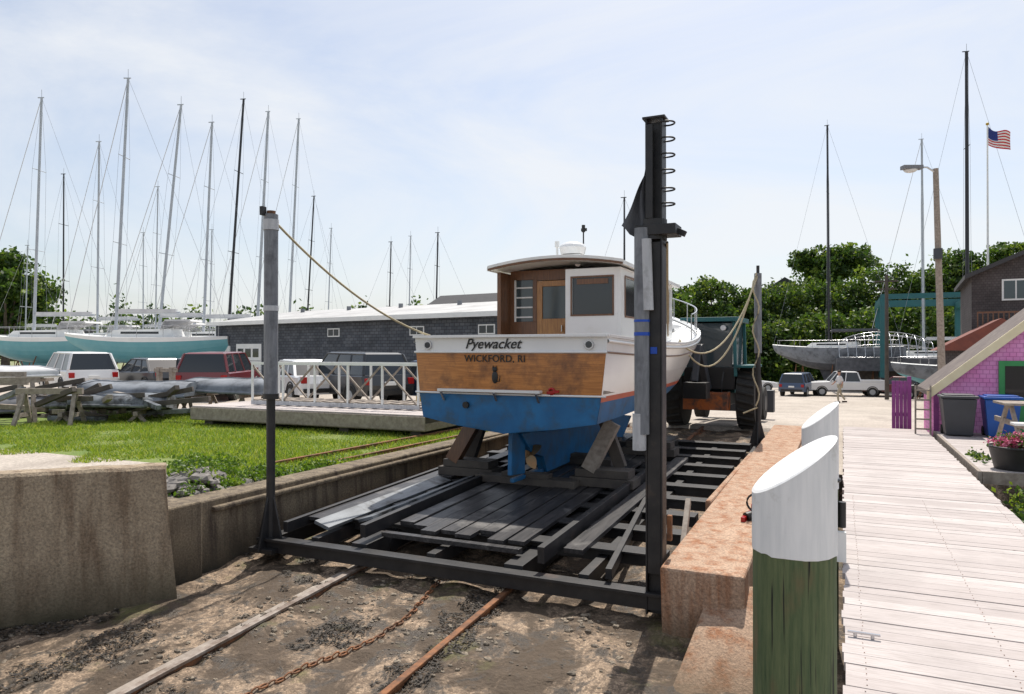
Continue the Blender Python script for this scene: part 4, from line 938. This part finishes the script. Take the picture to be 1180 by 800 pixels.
# ------------------------------------------------------------------ pink shack and its deck
b=empty('pink_shack'); YS=16.7; X0=1.66; SD=2.0
w=MB(); zp=lambda x:.90+(x-X0)*.85; XP=5.1
w.prism([(X0,-.12),(2*XP-X0,-.12),(2*XP-X0,.84),(XP,zp(XP)-.08),(X0,.84)],'y',YS,YS+SD,'pinksh'); w.build('walls',b)
w=MB()
for sgn in(1,-1):
    A=lambda x:XP-sgn*(XP-x)
    pl=[(A(X0-.12),zp(X0-.12)-.05),(A(XP),zp(XP)-.05),(A(XP),zp(XP)+.05),(A(X0-.12),zp(X0-.12)+.05)]
    w.prism(pl,'y',YS-.14,YS+SD+.1,'shingleroof')
    pl=[(A(X0-.14),zp(X0-.14)-.13),(A(XP),zp(XP)-.13),(A(XP),zp(XP)+.07),(A(X0-.14),zp(X0-.14)+.07)]
    w.prism(pl,'y',YS-.18,YS-.142,'cream')
w.build('roof',b)
w=MB(); w.bx(2.75,3.75,YS-.05,YS,.0,1.45,'green'); w.bx(2.85,3.65,YS-.06,YS-.051,.75,1.35,'glass'); w.bx(X0-.01,X0+.08,YS-.02,YS-.001,-.1,.82,'purple'); w.build('door_and_window',b)
w=MB(); y=11.35
while y<YS-.1: w.bx(1.68,6,y,y+.14,.0,.04,'dock'); y+=.15
w.bx(1.68,6,11.3,11.345,-.32,.045,'timber'); w.bx(1.63,1.675,11.3,YS-.1,-.3,.045,'timber'); w.bx(1.9,2.0,11.5,16,-.2,-.01,'timberdark'); w.bx(4,4.1,11.5,16,-.2,-.01,'timberdark')
for x in(1.75,3.5,5.5): w.bx(x,x+.15,11.36,11.5,-.75,-.02,'timberdark')
w.build('shack_deck',bevel=.005)
def wbin(x,y,k):
    w=MB(); 
    b_=[(x-.22,y-.24),(x+.22,y-.24),(x+.22,y+.24),(x-.22,y+.24)]; t_=[(x-.28,y-.3),(x+.28,y-.3),(x+.28,y+.3),(x-.28,y+.3)]
    hexa(w,b_,t_,[.06]*4,[.74]*4,k); w.box((x,y,.775),(.62,.66,.05),k); w.box((x,y-.02,.81),(.5,.5,.03),k); w.tube((x-.2,y+.36,.74),(x+.2,y+.36,.74),.02,k)
    for s_ in(-1,1): w.tube((x+s_*.2,y+.26,.12),(x+s_*.25,y+.26,.12),.09,'tyre')
    w.build('wheelie_bin',bevel=.015)
wbin(1.98,16.0,'greybin'); wbin(2.66,16.0,'bluebin')
w=MB()
w.T=T(2.95,14.6,.04,4)
for i in range(4): w.bx(-.55,1.4,-.36+i*.19,-.19+i*.19,.70,.74,'timber')
w.bx(-.55,1.4,-.9,-.64,.42,.46,'white')
for x in(-.4,1.2):
    w.beam((x,-.75,0),(x,-.1,.7),.05,.09,'timber'); w.beam((x,.75,0),(x,.1,.7),.05,.09,'timber'); w.beam((x,-.85,.4),(x,.85,.4),.04,.09,'timber')
w.build('picnic_table',bevel=.005)
w=MB(); w.tube((2.15,11.75,.04),(2.15,11.75,.34),.27,'blackp',.34,24); w.ring((2.15,11.75,.34),.34,.02,'blackp'); w.tube((2.15,11.75,.3),(2.15,11.75,.33),.31,'timberdark',n=20); w.build('flower_pot')
foliage('flowers',[(2.15,11.75,.42,.36,.32,.11)],2600,.024,40,mats=('leafm','pinkfl','pinkfl'),clump=60,spread=.15)
w=MB()
for i in range(4): w.bx(.98+i*.075,1.05+i*.075,18.0,18.03,-.1,.98,'purple')
w.bx(.98,1.28,18.031,18.06,.2,.28,'purple'); w.bx(.98,1.28,18.031,18.06,.75,.83,'purple'); w.bx(1.28,1.36,17.98,18.06,-.12,1.08,'purple')
w.build('purple_fence',bevel=.004)
w=MB()
for x in(1.3,1.56): w.beam((x,16.3,-.1),(x+.02,16.5,.95),.03,.05,'timber')
for i in range(5): w.beam((1.3,16.33+.03*i,.1+.19*i),(1.57,16.33+.03*i,.1+.19*i),.03,.03,'timber')
w.build('wooden_trellis')
# ------------------------------------------------------------------ brown house, red shed, travel lift, lamp, flag
b=empty('brown_shingle_house'); w=MB(); w.T=T(5.6,40.5,0,-4)
zg=-1.3
w.prism([(0,zg),(9,zg),(9,5.2),(4.5,7.2),(0,5.2)],'y',0,8,'brownsh'); w.build('walls',b)
w=MB(); w.T=T(5.6,40.5,0,-4)
w.prism([(-.3,5.05),(4.5,7.2),(4.5,7.4),(-.3,5.25)],'y',-.4,8.3,'darkroof'); w.prism([(9.3,5.05),(4.5,7.2),(4.5,7.4),(9.3,5.25)],'y',-.4,8.3,'darkroof'); w.build('roof',b)
w=MB(); w.T=T(5.6,40.5,0,-4)
for x,z in((1.2,4.0),(3.4,4.0),(1.4,1.0),(3.5,1.0)):
    w.bx(x,x+1.1,-.05,0,z,z+1.0,'white'); w.bx(x+.08,x+.52,-.06,-.051,z+.08,z+.92,'cabglass'); w.bx(x+.58,x+1.02,-.06,-.051,z+.08,z+.92,'cabglass')
w.bx(.1,5,-1.6,-.01,2.3,2.45,'brown'); w.bx(.1,5,-1.6,-1.54,3.35,3.43,'brown')
for i in range(25): w.bx(.1+i*.2,.15+i*.2,-1.59,-1.55,2.45,3.35,'brown')
for x in(.15,2.5,4.9): w.bx(x,x+.12,-1.6,-1.48,zg,2.3,'brown')
w.build('windows_and_balcony',b)
b=empty('red_roof_shed'); w=MB(); w.T=T(3.9,36,0,-3)
w.bx(0,4.2,0,4,-1.2,1.7,'brownsh'); w.prism([(-.3,1.65),(4.5,1.65),(2.1,3.0)],'y',-.3,4.3,'redroof'); w.bx(.5,1.3,-.04,0,-.2,1,'white'); w.bx(.57,1.23,-.05,-.041,-.1,.95,'glass'); w.build('walls_and_roof',b)
w=MB()
for yv in(64,74):
    for x in(2.9,9.2): w.beam((x,yv,-1.3),(x,yv,5.7),.45,.45,'teal'); w.tube((x-.25,yv,-1.1),(x+.25,yv,-1.1),.65,'tyre',n=18)
for x in(2.9,9.2): w.beam((x,64,-.3),(x,74,-.3),.5,.5,'teal'); w.beam((x,64,5.6),(x,74,5.6),.5,.55,'teal')
w.beam((2.7,74,5.9),(9.4,74,5.9),.45,.6,'teal'); w.beam((2.7,64.0,5.9),(9.4,64.0,5.9),.3,.4,'teal')
w.build('boat_travel_lift')
w=MB(); w.T=T(3.0,66.5,0,5)
for i in range(12):
    x=-3.4+i*.62; w.ring((x,0,1.1),1.9*math.sqrt(max(.1,1-(x/4.2)**2))+.2,.03,'steel','x',0,180)
for a in range(7):
    an=math.pi*a/6; w.path([(-3.4+i*.62,(1.9*math.sqrt(max(.1,1-((-3.4+i*.62)/4.2)**2))+.2)*math.cos(an),1.1+(1.9*math.sqrt(max(.1,1-((-3.4+i*.62)/4.2)**2))+.2)*math.sin(an)) for i in range(12)],.025,'steel')
w.bx(-3.6,3.6,-1.6,1.6,.0,1.0,'darkcanvas'); w.bx(-3,3,-.2,.2,-1.7,0,'timberdark'); w.build('boat_cover_frame')
w=MB(); w.tube((3.55,32.6,-.8),(3.3,32.4,8.75),.14,'timber',.1,12); w.path([(3.35,32.4,8.55),(3.0,32.25,8.8),(2.75,32.1,8.8)],.035,'steel'); 
w.box((2.45,31.95,8.78),(.75,.3,.14),'greysleeve',.42); w.dome((2.4,31.93,8.7),.25,.15,-.13,'lamp_white'); w.bx(3.2,3.5,32.1,32.3,5.2,5.6,'greybin'); w.build('street_lamp')
w=MB(); w.tube((7.7,49.8,-1.5),(7.7,49.8,14.9),.08,'white',.04); w.dome((7.7,49.8,14.9),.09,.09,.09,'yellow',-90); 
nxf,nzf=22,26
def fp(u,v):
    return (7.75+1.25*u*.9,49.8+.16*math.sin(u*7+v*2)+.2*u,14.75-1.05*v-.5*u-.12*math.sin(u*5))
for j in range(nzf):
    for i in range(nxf):
        u0,u1,v0,v1=i/nxf,(i+1)/nxf,j/nzf,(j+1)/nzf
        k='flagblue' if (u0<.4 and v0<.54) else ('flagred' if (j//2)%2==0 else 'white')
        w.add([fp(u0,v0),fp(u1,v0),fp(u1,v1),fp(u0,v1)],[(0,1,2,3)],k,True)
w.build('flagpole_with_flag',fix=False)
w=MB(); w.tube((2.55,52,-1.5),(2.55,52,6.5),.13,'timberdark',.1); w.beam((1.9,52,6.1),(3.2,52,6.1),.1,.1,'timberdark'); w.beam((2.0,52,5.6),(3.1,52,5.6),.08,.08,'timberdark'); w.build('utility_pole')
b=empty('white_cottage'); w=MB(); w.T=T(-9.5,102,0,0); w.bx(0,5,0,5,2,9.6,'white'); w.prism([(-.3,9.6),(5.3,9.6),(2.5,11.4)],'y',-.3,5.3,'darkroof'); w.bx(1,2,-.05,0,7.6,8.8,'glass'); w.bx(3,4,-.05,0,7.6,8.8,'glass'); w.build('walls_and_roof',b)
dinghy('upturned_dinghy',-5.2,46,100,3.8,1.5,'blackp',.6)
# ------------------------------------------------------------------ person
def person(x,y,hd):
    z=gz(x,y); e=empty('walking_man'); e.location=(x,y,z); e.rotation_euler=(0,0,math.radians(hd))
    def skin(name,J,E,rad,mt,root=0):
        me=bpy.data.meshes.new(name); me.from_pydata(J,E,[]); o=bpy.data.objects.new(name,me); COL.objects.link(o); o.parent=e
        o.modifiers.new('s','SKIN'); sv=me.skin_vertices[0].data
        for i,r_ in enumerate(rad): sv[i].radius=(r_,r_)
        sv[root].use_root=True; ss=o.modifiers.new('ss','SUBSURF'); ss.levels=1; ss.render_levels=2; me.materials.append(M[mt]); return o
    skin('trousers',[(0,0,.95),(0,.1,.9),(.16,.1,.5),(.12,.1,.08),(0,-.1,.9),(-.06,-.1,.5),(-.3,-.1,.13)],[(0,1),(1,2),(2,3),(0,4),(4,5),(5,6)],[.12,.09,.065,.05,.09,.065,.05],'khaki')
    skin('shirt',[(0,0,.95),(.02,0,1.2),(.03,0,1.4),(.03,.17,1.4),(-.08,.22,1.15),(.03,-.17,1.4),(.14,-.22,1.15)],[(0,1),(1,2),(2,3),(3,4),(2,5),(5,6)],[.125,.13,.12,.065,.05,.065,.05],'shirt')
    skin('arm_l',[(-.08,.22,1.15),(.02,.24,.92),(.05,.24,.84)],[(0,1),(1,2)],[.04,.03,.025],'skin'); skin('arm_r',[(.14,-.22,1.15),(.3,-.22,.98),(.37,-.22,.95)],[(0,1),(1,2)],[.04,.03,.025],'skin')
    skin('head',[(.03,0,1.42),(.04,0,1.52),(.055,0,1.62),(.05,0,1.70)],[(0,1),(1,2),(2,3)],[.05,.055,.09,.075],'skin')
    w=MB(); w.dome((.035,0,1.66),.1,.085,.1,'hair',-10); w.box((.17,.1,.04),(.26,.09,.08),'hair'); w.box((-.27,-.1,.05),(.24,.09,.08),'hair'); w.build('hair_and_shoes',e)
person(-.15,42.5,200)
# ------------------------------------------------------------------ sky, sun, camera
EL=60; AZ=-6
w=bpy.data.worlds.new('World'); S.world=w; w.use_nodes=True; nt=w.node_tree; bg=nt.nodes['Background']
sk=N(nt,'ShaderNodeTexSky',sky_type='NISHITA'); sk.sun_disc=False; sk.sun_elevation=math.radians(EL); sk.sun_rotation=math.radians(AZ); sk.air_density=1.0; sk.dust_density=2.0; sk.ozone_density=1.3
tc=N(nt,'ShaderNodeTexCoord'); mp=N(nt,'ShaderNodeMapping'); mp.inputs['Scale'].default_value=(1,1.3,3.0); mp.inputs['Rotation'].default_value=(.1,.5,.3); L(nt,tc.outputs['Generated'],mp.inputs[0])
n1=noise(nt,mp.outputs[0],1.5,12,.6,.7); f=ramp(nt,n1,.34,(.18,.18,.18),.66,(.85,.85,.85)).outputs[0]
c=mix(nt,f,sk.outputs[0],(6.2,6.35,6.55)); L(nt,c,bg.inputs[0]); bg.inputs[1].default_value=.145
sd=bpy.data.lights.new('sun','SUN'); sd.energy=5; sd.angle=math.radians(.5); sd.color=(1,.94,.85); so=bpy.data.objects.new('sun',sd); COL.objects.link(so)
e,a=math.radians(EL),math.radians(AZ); dv=Vector((math.sin(a)*math.cos(e),math.cos(a)*math.cos(e),math.sin(e))); so.rotation_euler=dv.to_track_quat('Z','Y').to_euler(); so.location=(0,30,40)
cd=bpy.data.cameras.new('camera'); cd.lens=25.3; cd.sensor_width=36; cd.clip_end=4000; cd.clip_start=.05; co=bpy.data.objects.new('camera',cd); COL.objects.link(co)
co.location=(0,0,1.65); co.rotation_euler=(math.radians(90.28),0,math.radians(24.7)); S.camera=co
S.view_settings.view_transform='Standard'; S.view_settings.look='None'; S.view_settings.exposure=0
